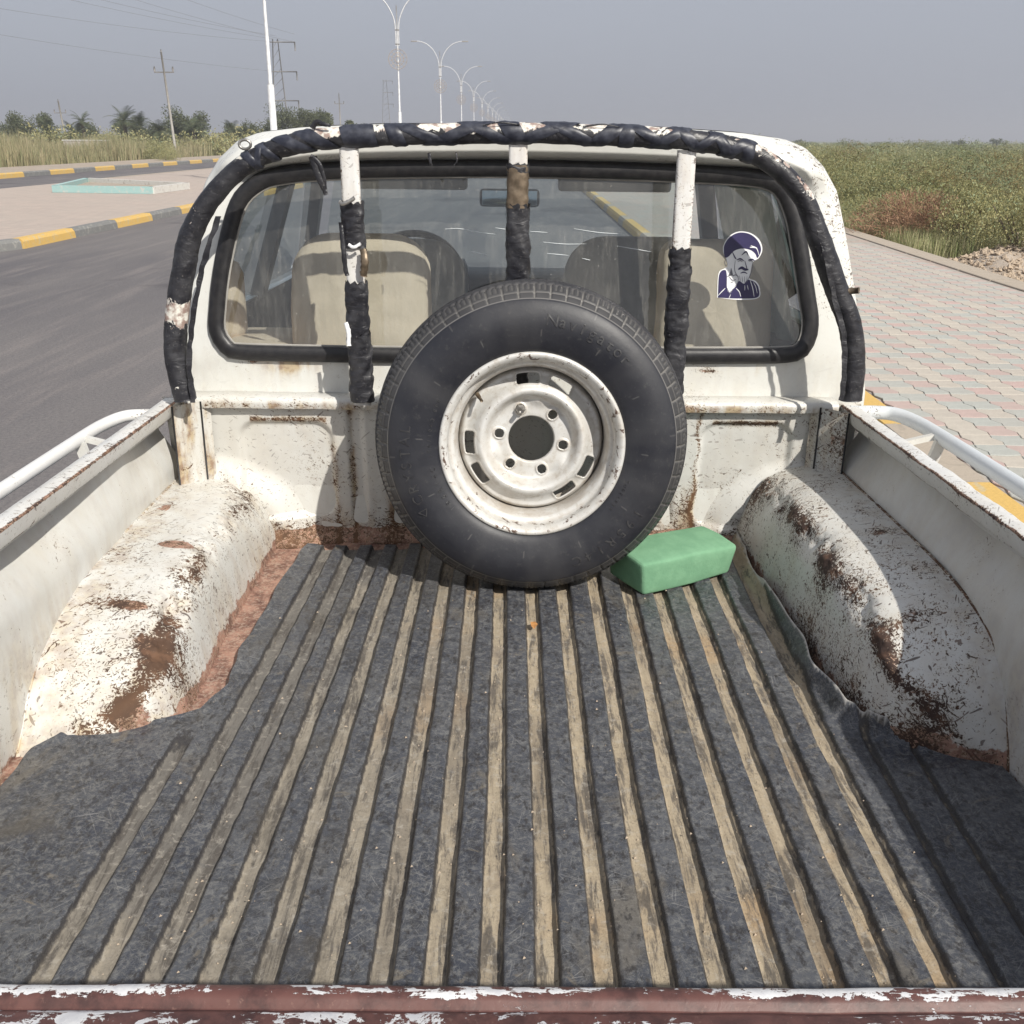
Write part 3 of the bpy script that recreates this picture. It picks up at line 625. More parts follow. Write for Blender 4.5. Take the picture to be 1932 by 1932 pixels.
for s, xv in ((-1, -.36), (1, .36)): part('sun_visor', box('visor', (xv + .03, 3.66, -.055), (.40, .05, .10), None, .012), 'liner', truck)
# seats
def seat(cx, y, w, zt, zb, mat, th=.13, rad=.10, lean=.12, label=None):
    nu, nv = 40, 28; lp = []
    P = []
    for side_, yo in ((0, 0), (1, th)):
        for ring in range(8):
            f = ring / 7 if side_ == 0 else 1 - ring / 7
            sc = math.sin(f * math.pi / 2) ** .35 if f > 0 else 0.001; dep = th * .5 * (1 - math.cos(f * math.pi / 2) ** .5)
            hw = w / 2 * sc; hz = (zt - zb) / 2 * sc; zc = (zt + zb) / 2; r = rad * sc
            L = rr_loop(cx, hw * .97, hw, zc + hz, zc - hz, r * .4, 0, 0, 72, .0, r)
            yy = (y + dep) if side_ == 0 else (y + th - dep)
            P.append([(p.x + .004 * fbm(p.x, p.z, side_, 9), yy + lean * (zc - p.z) * -1 + .006 * fbm(p.x, p.z, 1, 7), p.z) for p in L])
    P = np.array(P); return grid('seat_back', P, closed_v=True)
part('rear_seat', seat(-.355, 2.445, .355, -.178, -.52, 'seat'), 'seat', truck, label='beige cloth rear seat back seen through the back glass on the left')
part('rear_seat', seat(.530, 2.445, .29, -.182, -.52, 'seat', rad=.05), 'seat', truck, label='beige cloth rear seat back behind the sticker')
part('seat_cushion', box('cush', (-.585, 2.56, -.485), (.30, .4, .08), None, .035), 'seat', truck)
part('seat_cushion', box('cush2', (.1, 2.75, -.56), (1.4, .4, .10), None, .035), 'seat', truck)
part('front_seat', seat(.44, 3.25, .50, -.235, -.75, 'seat_dark', rad=.14), 'seat_dark', truck, label='grey front passenger seat back')
part('front_seat', seat(-.36, 3.25, .50, -.25, -.75, 'seat_dark', rad=.14), 'seat_dark', truck, label='grey driver seat back')
part('door_armrest', box('arm', (-.725, 2.62, -.36), (.09, .10, .22), None, .04), 'seat', truck)
# curtain at the right rear side window
P = np.array([[(CX + .705 - .11 * t + .016 * math.sin(u * 34), 2.46 + u * .62, -.43 + .40 * t) for t in np.linspace(0, 1, 12)] for u in np.linspace(0, 1, 90)]); part('curtain', grid('curtain', P), 'curtain', truck, label='pale green curtain inside the right rear window')
# rear glass + seal
g2 = offs(.004, -.0005)
me = mesh('rear_window', [p for p in g2], [tuple(range(NL))], False)
glass = part('rear_window', me, 'glass', truck, label='dusty scratched back window of the cab')
P = tube(offs(.017, -.008), .0185, 14, ell=(1, .55), closed=True, disp=lambda u, a: .04 * mn.noise(V((u * 90, a, 0))))
part('window_seal', mesh('window_seal', P.reshape(-1, 3), gridf(NL, 14, True, True)), 'seal', truck)
part('seal_bead', mesh('bead', tube(offs(-.002, -.004), .003, 6, closed=True).reshape(-1, 3), gridf(NL, 6, True, True)), 'seat_dark', truck)
# scratches on the glass
def gy(z): return 2.300 + .045 * (z + .438) / .42 - .0025
for pts in ([(-.135, -.152), (-.10, -.151), (-.06, -.158), (-.02, -.162)], [(0.06, -.155), (.10, -.157)], [(.09, -.178), (.14, -.182), (.19, -.181)], [(.10, -.203), (.15, -.207)], [(.16, -.148), (.22, -.156), (.27, -.158)], [(.18, -.213), (.20, -.217)], [(-.08, -.20), (-.04, -.207)], [(.26, -.185), (.34, -.197)], [(-.02, -.148), (.02, -.153)]):
    path = catmull([(x, gy(z), z) for x, z in pts], 14); sub('glass_scratch', tubemesh('scr', path, [.00025 + .0004 * math.sin(math.pi * i / 13) for i in range(14)], 5), 'crack', glass)
# --- sticker: a bearded man in a dark turban, hand to his chin, printed in two colours
def SK(px, py):      # print coordinates (unit 1 = full height of the sticker) -> glass plane
    x = .497 + px * .098; z = -.302 + py * .152
    return x, z
def poly(name, pts, lay, mat, parent):
    v = [];
    for px, py in pts:
        x, z = SK(px, py); v.append((x, gy(z) - .0006 - lay * .0004, z))
    n = len(v); v2 = [(a, b + .0003, c) for a, b, c in v]
    return sub(name, mesh(name, v + v2, [tuple(range(n)), tuple(range(2 * n - 1, n - 1, -1))] + [(i, n + i, n + (i + 1) % n, (i + 1) % n) for i in range(n)], False), mat, parent)
def smoothp(pts, n=60): 
    p = catmull([(a, b, 0) for a, b in pts + [pts[0]]], n); return [(q.x, q.y) for q in p[:-1]]
outl = smoothp([(0, .03), (0, .38), (.13, .46), (.20, .50), (.16, .60), (.09, .68), (.08, .80), (.20, .93), (.42, 1.0), (.70, .98), (.92, .88), (1.0, .74), (.93, .62), (.80, .56), (.76, .42), (.74, .32), (.90, .28), (1.0, .18), (.98, .03), (.5, .0)], 120)
vs = []; 
for px, py in outl:
    x, z = SK(px, py); vs.append((x, gy(z) - .0006, z))
n_ = len(vs); stk = part('portrait_sticker', mesh('sticker', vs + [(a, b + .0004, c) for a, b, c in vs], [tuple(range(n_)), tuple(range(2 * n_ - 1, n_ - 1, -1))] + [(i, n_ + i, n_ + (i + 1) % n_, (i + 1) % n_) for i in range(n_)], False), 'sticker_white', truck, label='navy and white sticker of a turbaned man on the back window')
poly('turban', smoothp([(.10, .68), (.10, .80), (.22, .92), (.43, .985), (.68, .965), (.88, .87), (.97, .74), (.90, .62), (.84, .68), (.72, .735), (.52, .755), (.34, .72), (.22, .64), (.14, .62)], 70), 1, 'sticker_navy', stk)
poly('robe', smoothp([(.02, .03), (.02, .37), (.15, .44), (.20, .36), (.22, .18), (.27, .11), (.34, .14), (.45, .22), (.50, .28), (.62, .24), (.70, .30), (.88, .26), (.975, .17), (.96, .04), (.5, .02)], 80), 1, 'sticker_navy', stk)
for pts, w in (([(.30, .70), (.36, .63), (.40, .60)], .012), ([(.52, .66), (.62, .71), (.68, .655)], .012), ([(.41, .59), (.50, .605), (.58, .575)], .011), ([(.44, .565), (.50, .58), (.55, .56)], .008), ([(.68, .585), (.77, .60), (.84, .58)], .011), ([(.70, .57), (.76, .58), (.80, .56)], .008), ([(.60, .58), (.645, .50), (.66, .46), (.60, .45)], .009),
               ([(.46, .45), (.54, .475), (.62, .45), (.70, .45)], .022), ([(.52, .395), (.60, .41), (.68, .39)], .010), ([(.38, .58), (.37, .48), (.40, .40), (.48, .34)], .008), ([(.80, .56), (.79, .45), (.74, .35), (.68, .27)], .008), ([(.50, .36), (.53, .27)], .006), ([(.56, .35), (.585, .26)], .006), ([(.62, .35), (.635, .25)], .006), ([(.68, .35), (.68, .26)], .006),
               ([(.17, .60), (.13, .56), (.16, .50), (.20, .53)], .008), ([(.20, .34), (.26, .36), (.30, .47), (.33, .36), (.42, .37), (.48, .32), (.46, .24), (.40, .20)], .008), ([(.26, .34), (.34, .29), (.42, .30)], .007), ([(.30, .25), (.37, .27)], .006), ([(.22, .18), (.30, .10), (.37, .17)], .006)):
    q = catmull([(a, b, 0) for a, b in pts], 12); L_ = []; R_ = []
    for i in range(12):
        t = (q[min(i + 1, 11)] - q[max(i - 1, 0)]).normalized(); nn = V((-t.y, t.x, 0)) * w * (.35 + .65 * math.sin(math.pi * (i + .5) / 12)); L_.append((q[i].x + nn.x, q[i].y + nn.y)); R_.append((q[i].x - nn.x, q[i].y - nn.y))
    poly('printed_line', L_ + R_[::-1], 2, 'sticker_navy' if w > .0085 else 'sticker_grey', stk)
for pts, w in (([(.72, .80), (.86, .76), (.93, .66)], .008), ([(.70, .775), (.80, .775), (.87, .765)], .01), ([(.02, .06), (.12, .13), (.18, .17)], .008), ([(.44, .17), (.52, .12), (.56, .05)], .008), ([(.76, .29), (.83, .18), (.88, .05)], .008), ([(.84, .26), (.90, .20), (.95, .10)], .006), ([(.64, .22), (.65, .14)], .006), ([(.70, .22), (.73, .15)], .006), ([(.28, .02), (.32, .08)], .006)):
    q = catmull([(a, b, 0) for a, b in pts], 10); L_ = []; R_ = []
    for i in range(10):
        t = (q[min(i + 1, 9)] - q[max(i - 1, 0)]).normalized(); nn = V((-t.y, t.x, 0)) * w * (.35 + .65 * math.sin(math.pi * (i + .5) / 10)); L_.append((q[i].x + nn.x, q[i].y + nn.y)); R_.append((q[i].x - nn.x, q[i].y - nn.y))
    poly('printed_line', L_ + R_[::-1], 2, 'sticker_white', stk)

# --- padded hoop
hp = [(-.716, 2.175, -.520), (-.727, 2.175, -.42), (-.716, 2.175, -.335), (-.692, 2.175, -.235), (-.665, 2.175, -.155), (-.612, 2.175, -.078), (-.528, 2.175, -.010), (-.40, 2.175, .032), (-.20, 2.175, .045), (.027, 2.175, .051), (.25, 2.175, .048), (.40, 2.175, .040), (.53, 2.175, .012), (.625, 2.175, -.06), (.675, 2.175, -.15), (.72, 2.175, -.245), (.762, 2.175, -.325), (.785, 2.175, -.41), (.790, 2.175, -.505)]
path = catmull(hp, 420)
def hoopdisp(u, a):
    w = .10 * mn.noise(V((u * 26, a * 1.0, 0))) + .09 * mn.noise(V((u * 95, a * 1.6, 3))) + .05 * mn.noise(V((u * 220, a * 2.5, 7)))
    mid = 1 if .34 < u < .62 else .55
    return w * mid + .02
def hoopwear(u, a, p):
    w = 0
    top_out = math.cos(a - math.pi * 0) 
    for c, wd, am, ac in ((.115, .022, .8, None), (.33, .03, .22, 'o'), (.40, .02, .34, 'o'), (.47, .06, .26, 'o'), (.56, .05, .25, 'o'), (.66, .03, .30, 'o'), (.72, .03, .2, 'o'), (.02, .012, .35, None), (.25, .03, .15, 'o'), (.985, .01, .3, None), (.80, .05, .13, None)):
        am2 = am if ac is None else 1.9 * am * 1.25 * max(0, math.cos(a + .65)) ** 1.5
        w += am2 * math.exp(-((u - c) / wd) ** 2)
    return (w, .7 if abs(u - .115) < .03 and math.sin(a) > .2 else 0, 0)
hoop = part('padded_hoop', tubemesh('padded_hoop', path, [.0245 - .0045 * float(sstep(.17, .32, i / 419)) * float(sstep(.82, .70, i / 419)) for i in range(420)], 26, ell=(1, 1), disp=hoopdisp, wearf=hoopwear), 'tape', truck, label='steel hoop behind the cab padded with black tape')
pipe = [p + V((0, .004, .003)) for p in path]; sub('hoop_pipe', tubemesh('pipe', pipe, .017, 12), 'white_tube', hoop)
# straps wound round the top
for k, (u0, ln, sk_) in enumerate([(.335, .006, .3), (.343, .005, -.6), (.352, .006, .5), (.375, .010, .9), (.392, .010, .8), (.418, .014, .1), (.438, .006, .2), (.452, .009, 1.1), (.470, .010, -1.1), (.485, .008, .9), (.498, .008, .3), (.512, .010, -1.1), (.527, .009, .9), (.545, .009, -.6), (.556, .007, .0), (.572, .010, 1.1), (.587, .010, -1.1), (.603, .010, .9), (.618, .008, -.8), (.632, .009, .7), (.645, .010, -.9), (.655, .008, .2)]):
    nb = 6; rings = []
    for q in range(nb):
        row = []
        for j in range(24):
            a = 2 * math.pi * j / 24; u = u0 + 1.35 * ln * (q / (nb - 1) - .5) + sk_ * .011 * -math.cos(a) ; i = u * 419; i0 = int(i); f = i - i0; c = path[i0].lerp(path[i0 + 1], f); t = (path[i0 + 1] - path[i0]).normalized()
            s_ = t.cross(V((0, 1, 0))).normalized(); uu = s_.cross(t).normalized(); r = .0232 + .0004 * math.sin(q * 2.1 + k) + .0015 * mn.noise(V((u * 200, a * 2, k)))
            if q in (0, nb - 1): r -= .0016
            row.append(c + s_ * math.cos(a) * r + uu * math.sin(a) * r)
        rings.append([list(p) for p in row])
    sub('strap', grid('strap', np.array(rings), closed_v=True), 'strap', hoop)
# hanging tape ends, knot
for pts, r in (([(-.395, 2.150, .0), (-.388, 2.148, -.03), (-.378, 2.150, -.055), (-.372, 2.155, -.075)], .009), ([(-.40, 2.150, .0), (-.383, 2.146, -.012), (-.374, 2.148, -.04), (-.372, 2.152, -.068)], .006), ([(-.155, 2.148, .01), (-.153, 2.146, -.006), (-.150, 2.148, -.014)], .004), ([(-.395, 2.16, .054), (-.385, 2.155, .066), (-.368, 2.15, .062), (-.355, 2.15, .060)], .006), ([(.16, 2.155, .064), (.20, 2.152, .069), (.235, 2.155, .064)], .002), ([(-.10, 2.15, .012), (-.098, 2.147, -.004), (-.104, 2.148, -.013)], .0016), ([(.03, 2.155, .066), (-.01, 2.152, .070), (-.045, 2.155, .064)], .002)):
    sub('tape_end', tubemesh('tape_end', catmull(pts, 14), [r * (1 - .5 * i / 13) for i in range(14)], 8, ell=(1, .35), disp=lambda u, a: .3 * mn.noise(V((u * 12, a, 1)))), 'tape', hoop)
# loose plastic flap lines along the right and left inner edges
for pts in ([(.655, 2.155, -.10), (.690, 2.150, -.19), (.715, 2.148, -.27), (.745, 2.146, -.35), (.757, 2.146, -.43), (.760, 2.148, -.50)], [(-.600, 2.152, -.12), (-.640, 2.148, -.22), (-.672, 2.147, -.33), (-.690, 2.147, -.43), (-.690, 2.147, -.52)]):
    c = catmull(pts, 60); P = np.array([[list(p + V((s_ * (.006 + .003 * mn.noise(V((i * .2, s_, 0)))) + .003 * mn.noise(V((i * .35, 2, 0))), .004 * mn.noise(V((i * .5, s_ * 2, 4))), 0))) for s_ in (-1, 0, 1)] for i, p in enumerate(c)]); sub('tape_flap', grid('flap', P), 'tape', hoop)
# --- three upright flat bars
def upright(x0, x1, z_top, z_bot, bare, name_label, seed, foil=None):
    # flat steel bar
    a, b = V((x0, 2.178, z_top)), V((x1, 2.185, z_bot)); n = 120; path = [a.lerp(b, i / (n - 1)) for i in range(n)]
    P = tube(path, .0195, 20, ell=(1.0, .42), sq=7, up=V((0, 1, 0)))
    wr = np.array([[(.15 + .25 * (abs(math.cos(2 * math.pi * j / 20)) > .8), .25, 0) for j in range(20)] for i in range(n)])
    ub = part('upright_bar', grid('upright', P, closed_v=True, wear=wr), 'white_tube', truck, label=name_label)
    for (t0, t1, r, tornf) in bare:
        m = int(110 * (t1 - t0)) + 12; pth = [a.lerp(b, t0 + (t1 - t0) * i / (m - 1)) for i in range(m)]
        dsp = lambda u, an: .20 * mn.noise(V((math.cos(an) * .9, (t0 + u * (t1 - t0)) * 26 + 1.6 * math.sin(an + seed), seed))) + .10 * mn.noise(V((math.cos(an) * 1.6, (t0 + u * (t1 - t0)) * 74 + 2 * math.sin(an), math.sin(an) + seed))) + .03
        PP = tube(pth, r, 28, ell=(1.0, .62), sq=3.2, disp=dsp)
        for j in range(28):       # ragged ends
            PP[0, j, 2] += .008 * mn.noise(V((j * .7, seed, 0))) + .003 * math.sin(j * 2.2); PP[-1, j, 2] += .006 * mn.noise(V((j * .8, seed, 3)))
        w = np.array([[(tornf * (.35 + .65 * math.exp(-((i - 3) / 3.) ** 2)) * (.5 + .5 * abs(math.cos(2 * math.pi * j / 28))), .5, 0) for j in range(28)] for i in range(m)])
        sub('tape_wrap', grid('wrap', PP, closed_v=True, wear=w), 'tape', ub)
    return ub
ub = upright(-.324, -.318, .020, -.530, [(.20, .37, .0235, .25), (.50, .735, .0235, .22), (.70, .985, .0255, .12)], 'left upright bar with torn black tape', 1.)
# torn curl and exposed foam on the left bar
for pts, r, m_ in (([(-.345, 2.155, -.088), (-.338, 2.150, -.092), (-.326, 2.148, -.088), (-.312, 2.150, -.080)], .004, 'steel'), ([(-.345, 2.160, -.13), (-.342, 2.155, -.17), (-.340, 2.155, -.21), (-.337, 2.158, -.24)], .005, 'tape'), ([(-.300, 2.160, -.185), (-.296, 2.150, -.205), (-.298, 2.152, -.225), (-.302, 2.160, -.240)], .008, 'brass'), ([(-.330, 2.155, -.175), (-.318, 2.150, -.180), (-.303, 2.150, -.172)], .0035, 'sticker_white'), ([(-.344, 2.158, -.34), (-.338, 2.153, -.36), (-.339, 2.153, -.39)], .005, 'sticker_white')):
    sub('torn_strip', tubemesh('torn', catmull(pts, 20), r, 8, ell=(1, .4), disp=lambda u, a: .4 * mn.noise(V((u * 9, a, 2)))), m_, ub)
upright(.028, .034, .030, -.530, [(.07, .10, .022, .1), (.215, .985, .0245, .10)], 'middle upright bar partly hidden by the spare wheel', 4.)
mid = [o for o in bpy.data.objects if o.name.startswith('upright_bar')][-1]
PP = tube([V((.028, 2.178, z)) for z in np.linspace(-.012, -.098, 26)], .0225, 24, ell=(1, .6), sq=3, disp=lambda u, a: .12 * mn.noise(V((u * 6, a, 9)))); sub('foil_wrap', grid('foil', PP, closed_v=True, wear=np.tile([.42, .35, 0], (26, 24, 1))), 'brass', mid)
upright(.380, .385, .022, -.530, [(.36, .45, .0225, .1), (.43, .70, .0245, .15), (.69, .985, .0235, .16)], 'right upright bar bare white above crinkled black tape', 8.)
# bolt ends
part('hoop_bolt', bar((.748, 2.165, -.262), (.768, 2.15, -.258), .007, 10), 'brass', truck)
part('eyelet', tubemesh('eye', [V((-.535 + .012 * math.cos(a), 2.16, .022 + .009 * math.sin(a))) for a in np.linspace(0, 6.283, 16, endpoint=False)], .003, 6, closed=True), 'steel', truck)

# ================================================================== SPARE WHEEL
TILT = math.radians(4.5); WC = V((.062, 2.03, -.563))
WT = TM @ Matrix.Translation(WC) @ Matrix.Rotation(-TILT, 4, 'X')   # local: face towards -y, z up
wheel = bpy.data.objects.new('spare_wheel', None); COL.objects.link(wheel); wheel.matrix_world = WT
wheel['label'] = 'spare wheel with black tyre and worn white steel rim propped against the bed wall'; wheel['category'] = 'wheel'
R0 = .333
# tyre: profile (r, y) from inner bead front over tread to the back bead
prof = [(.186, -.066), (.192, -.077), (.204, -.085), (.225, -.091), (.245, -.094), (.262, -.0935), (.276, -.0905), (.287, -.0865), (.2945, -.0825), (.2975, -.0795), (.3000, -.0765), (.3045, -.0725), (.311, -.0655), (.3175, -.056), (.3235, -.044), (.3285, -.031), (.3315, -.018), (.333, -.008), (.333, 0)]
prof = prof + [(r, -y) for r, y in prof[::-1][1:]]
pp = catmull([(r, y, 0) for r, y in prof], 210); pl = [(p.x, p.y) for p in pp]; na = 720
P = np.zeros((na, 210, 3)); W = np.zeros((na, 210, 3))
def band(v, c, w): return math.exp(-((v - c) / w) ** 2)
for j, (r, y) in enumerate(pl):
    tread = r > .2995 and abs(y) < .0772
    ringl = 0.
    if not tread and y < 0: ringl = max(band(r, .2395, .0006), .6 * band(r, .219, .0006))
    edge = band(r, .2985, .0011) * (y < -.05)
    for i in range(na):
        a = 2 * math.pi * i / na; dr = 0; w0 = .10 * fbm(math.cos(a) * .3, math.sin(a) * .3, y, 9); w2 = 0; w1 = 0
        if tread:
            s = (i % 12) / 12; # 60 shoulder lugs
            yy = abs(y)
            lat = (min(s, 1 - s) < .06) and yy > .034
            sipe = (abs(s - .35) < .045 or abs(s - .65) < .045) and .034 < yy < .060
            cir = abs(yy - .0655) < .0016 or abs(yy - .036 - .0025 * (1 if int(s * 4) % 2 else -1)) < .0030 or abs(yy - .010 - .002 * (1 if int(s * 4) % 2 else -1)) < .0030
            if lat or cir: dr -= .0055; w2 = .0
            elif sipe: dr -= .003
            if lat or (cir and yy > .055): w0 = .9
            elif sipe or cir: w0 = .45; w2 = .1
            else: w0 += .06
            w1 = .4 * float(sstep(.02, .06, yy))
        if edge > .3: w0 = max(w0, edge * .75)
        if ringl > .2: dr += .0008 * ringl; w0 = max(w0, .34 * ringl)
        # short radial marks between the rings
        if .226 < r < .239 and y < 0 and (i % 60) == 7: w0 = max(w0, .28); 
        if .284 < r < .296 and y < 0 and (i % 120) == 50: w0 = .2
        rr = r + dr; P[i, j] = (rr * math.sin(a), y if not (tread and dr < 0) else y, rr * math.cos(a)); W[i, j] = (max(0, w0), w1, w2)
tyre = put('tyre', grid('tyre', P, closed_u=True, wear=W), 'tyre', wheel, loc=(0, 0, 0))
# lettering
glyph = {}
def text_arc(s, r, a0, size, adv, parent, mat='letter', name='lettering', out=True, y0=None, flat=False):
    vs, fs, o = [], [], 0
    for k, ch in enumerate(s):
        if ch == ' ': continue
        key = ch
        if key not in glyph:
            cu = bpy.data.curves.new('g', 'FONT'); cu.body = ch; cu.extrude = .04; cu.resolution_u = 3; cu.align_x = 'CENTER'; ob = bpy.data.objects.new('g', cu); me = bpy.data.meshes.new_from_object(ob)
            glyph[key] = ([v.co.copy() for v in me.vertices], [tuple(p.vertices) for p in me.polygons]); bpy.data.objects.remove(ob); bpy.data.meshes.remove(me); bpy.data.curves.remove(cu)
        gv, gf = glyph[key]; a = a0 + k * adv
        for v in gv:
            rr = r + v.y * size; aa = a + v.x * size / r
            jj = min(range(0, 100), key=lambda q: abs(pl[q][0] - rr)); yy = pl[jj][1] if pl[jj][1] < 0 else -.09
            vs.append((rr * math.sin(aa), yy - v.z * size * .6 - .0006, rr * math.cos(aa)))
        fs += [tuple(i + o for i in f) for f in gf]; o += len(gv)
    me = mesh(name, vs, fs, False); return put(name, me, mat, parent, loc=(0, 0, 0))
D2 = math.radians
text_arc('Navigator', .248, D2(8), .034, D2(4.7), tyre)
text_arc('CRYSTAL', .252, D2(244), .030, D2(5.6), tyre)
text_arc('195R14C', .254, D2(122), .030, D2(6.0), tyre)
text_arc('195R14C', .206, D2(231), .015, D2(4.2), tyre)
text_arc('106/104Q 8PR', .208, D2(264), .011, D2(2.9), tyre)
text_arc('TUBELESS', .208, D2(110), .009, D2(2.6), tyre)
tri = []
for a, r in ((D2(235.5), .264), (D2(239), .253), (D2(239), .275)): tri.append((r * math.sin(a), -.0955, r * math.cos(a)))
me = mesh('tri', tri + [tuple(V(t).lerp(sum((V(q) for q in tri), V()) / 3, .28)) for t in tri], [(0, 1, 4, 3), (1, 2, 5, 4), (2, 0, 3, 5)], False); put('moulded_triangle', me, 'letter', tyre, loc=(0, 0, 0))
# rim barrel
rp = [(.1575, .085), (.165, .075), (.170, .06), (.160, .045), (.1565, .02), (.1565, -.012), (.158, -.030), (.164, -.044), (.1715, -.050), (.1745, -.056), (.1755, -.070), (.1785, -.077), (.183, -.0815), (.1875, -.083), (.1915, -.0815), (.1935, -.077), (.193, -.071)]
q = catmull([(r, y, 0) for r, y in rp], 70); na = 200
P = np.zeros((na, 70, 3)); W = np.zeros((na, 70, 3))
for i in range(na):
    a = 2 * math.pi * i / na
    for j, p in enumerate(q):
        P[i, j] = (p.x * math.sin(a), p.y, p.x * math.cos(a)); W[i, j] = (.45 * band(p.x, .186, .010) + .30 * band(p.x, .174, .004), .55 * (p.x < .163) + .35 * band(p.x, .1715, .003), 0)
rim = put('rim', grid('rim', P, closed_u=True, wear=W, flip=True), 'rim', wheel, loc=(0, 0, 0))
# disc with holes
dp = [(.0485, .004), (.050, -.002), (.056, -.004), (.082, -.005), (.090, -.012), (.098, -.026), (.104, -.032), (.110, -.0325), (.117, -.027), (.126, -.016), (.137, -.007), (.147, -.004), (.1525, .004), (.1565, .018)]
q = catmull([(r, y, 0) for r, y in dp], 120); na = 720; hole_b = [D2(-20 + 60 * k) for k in range(6)]; slots = [D2(x) for x in (-4, 27, 116, 146, 236, 267)]
P = np.zeros((na, 120, 3)); W = np.zeros((na, 120, 3)); keep = np.ones((na, 120), bool)
def wrap(d): return (d + math.pi) % (2 * math.pi) - math.pi
for i in range(na):
    a = 2 * math.pi * i / na
    for j, p in enumerate(q):
        r, y = p.x, p.y; w0 = .25 * band(r, .108, .008); w1 = .3 * band(r, .094, .006) + .5 * float(sstep(.143, .152, r))
        # embossed lobes between the bolt holes
        lob = max(0, math.cos(3 * (a - D2(10)))) ** 4; y -= .0075 * lob * band(r, .084, .010)
        for hb in hole_b:
            d = math.hypot(r * wrap(a - hb), r - .0695)
            if d < .0088: keep[i, j] = False
            y -= .0035 * band(d, .0115, .0022); w1 += .55 * band(d, .0125, .003)
        for sa in slots:
            dx = abs(r * wrap(a - sa)) - .0195; dz = abs(r - .1325) - .0055; d = math.hypot(max(dx, 0), max(dz, 0)) + min(max(dx, dz), 0) - .004
            if d < 0: keep[i, j] = False
            y -= .002 * band(d, .003, .0025); w1 += .15 * band(d, .003, .003)
        P[i, j] = (r * math.sin(a), y, r * math.cos(a)); W[i, j] = (w0, min(1, w1), 0)
f = gridf(na, 120, True, False); kk = keep.reshape(-1); f = f[np.all(kk[f], axis=1)]
me = mesh('wheel_disc', P.reshape(-1, 3), f, True, W.reshape(-1, 3)); disc = put('wheel_disc', me, 'rim', rim, loc=(0, 0, 0)); so_ = disc.modifiers.new('t', 'SOLIDIFY'); so_.thickness = .0035; so_.offset = -1
# nut in one hole, valve
a = hole_b[0]; c = V((.0695 * math.sin(a), -.010, .0695 * math.cos(a)))
hexv = [V((.0105 * math.cos(k * math.pi / 3), 0, .0105 * math.sin(k * math.pi / 3))) for k in range(6)]
me = mesh('nut', [c + h + V((0, -.006, 0)) for h in hexv] + [c + h + V((0, .006, 0)) for h in hexv] + [c + h * .6 + V((0, -.009, 0)) for h in hexv], [(0, 1, 7, 6), (1, 2, 8, 7), (2, 3, 9, 8), (3, 4, 10, 9), (4, 5, 11, 10), (5, 0, 6, 11), (12, 13, 1, 0), (13, 14, 2, 1), (14, 15, 3, 2), (15, 16, 4, 3), (16, 17, 5, 4), (17, 12, 0, 5), (17, 16, 15, 14, 13, 12)], False)
nut = put('wheel_nut', me, 'steel', rim, loc=(0, 0, 0)); put('carrier_bolt', bar(c + V((0, -.026, 0)), c + V((0, .12, 0)), .0048, 12), 'steel', wheel, loc=(0, 0, 0))
a = D2(-50); b0 = V((.150 * math.sin(a), -.016, .150 * math.cos(a))); b1 = V((.137 * math.sin(a), -.052, .137 * math.cos(a)))
vv = put('valve_stem', tubemesh('valve', [b0, b0.lerp(b1, .45), b0.lerp(b1, .5), b1], [.0048, .0045, .0034, .0034], 10), 'brass', rim, loc=(0, 0, 0))

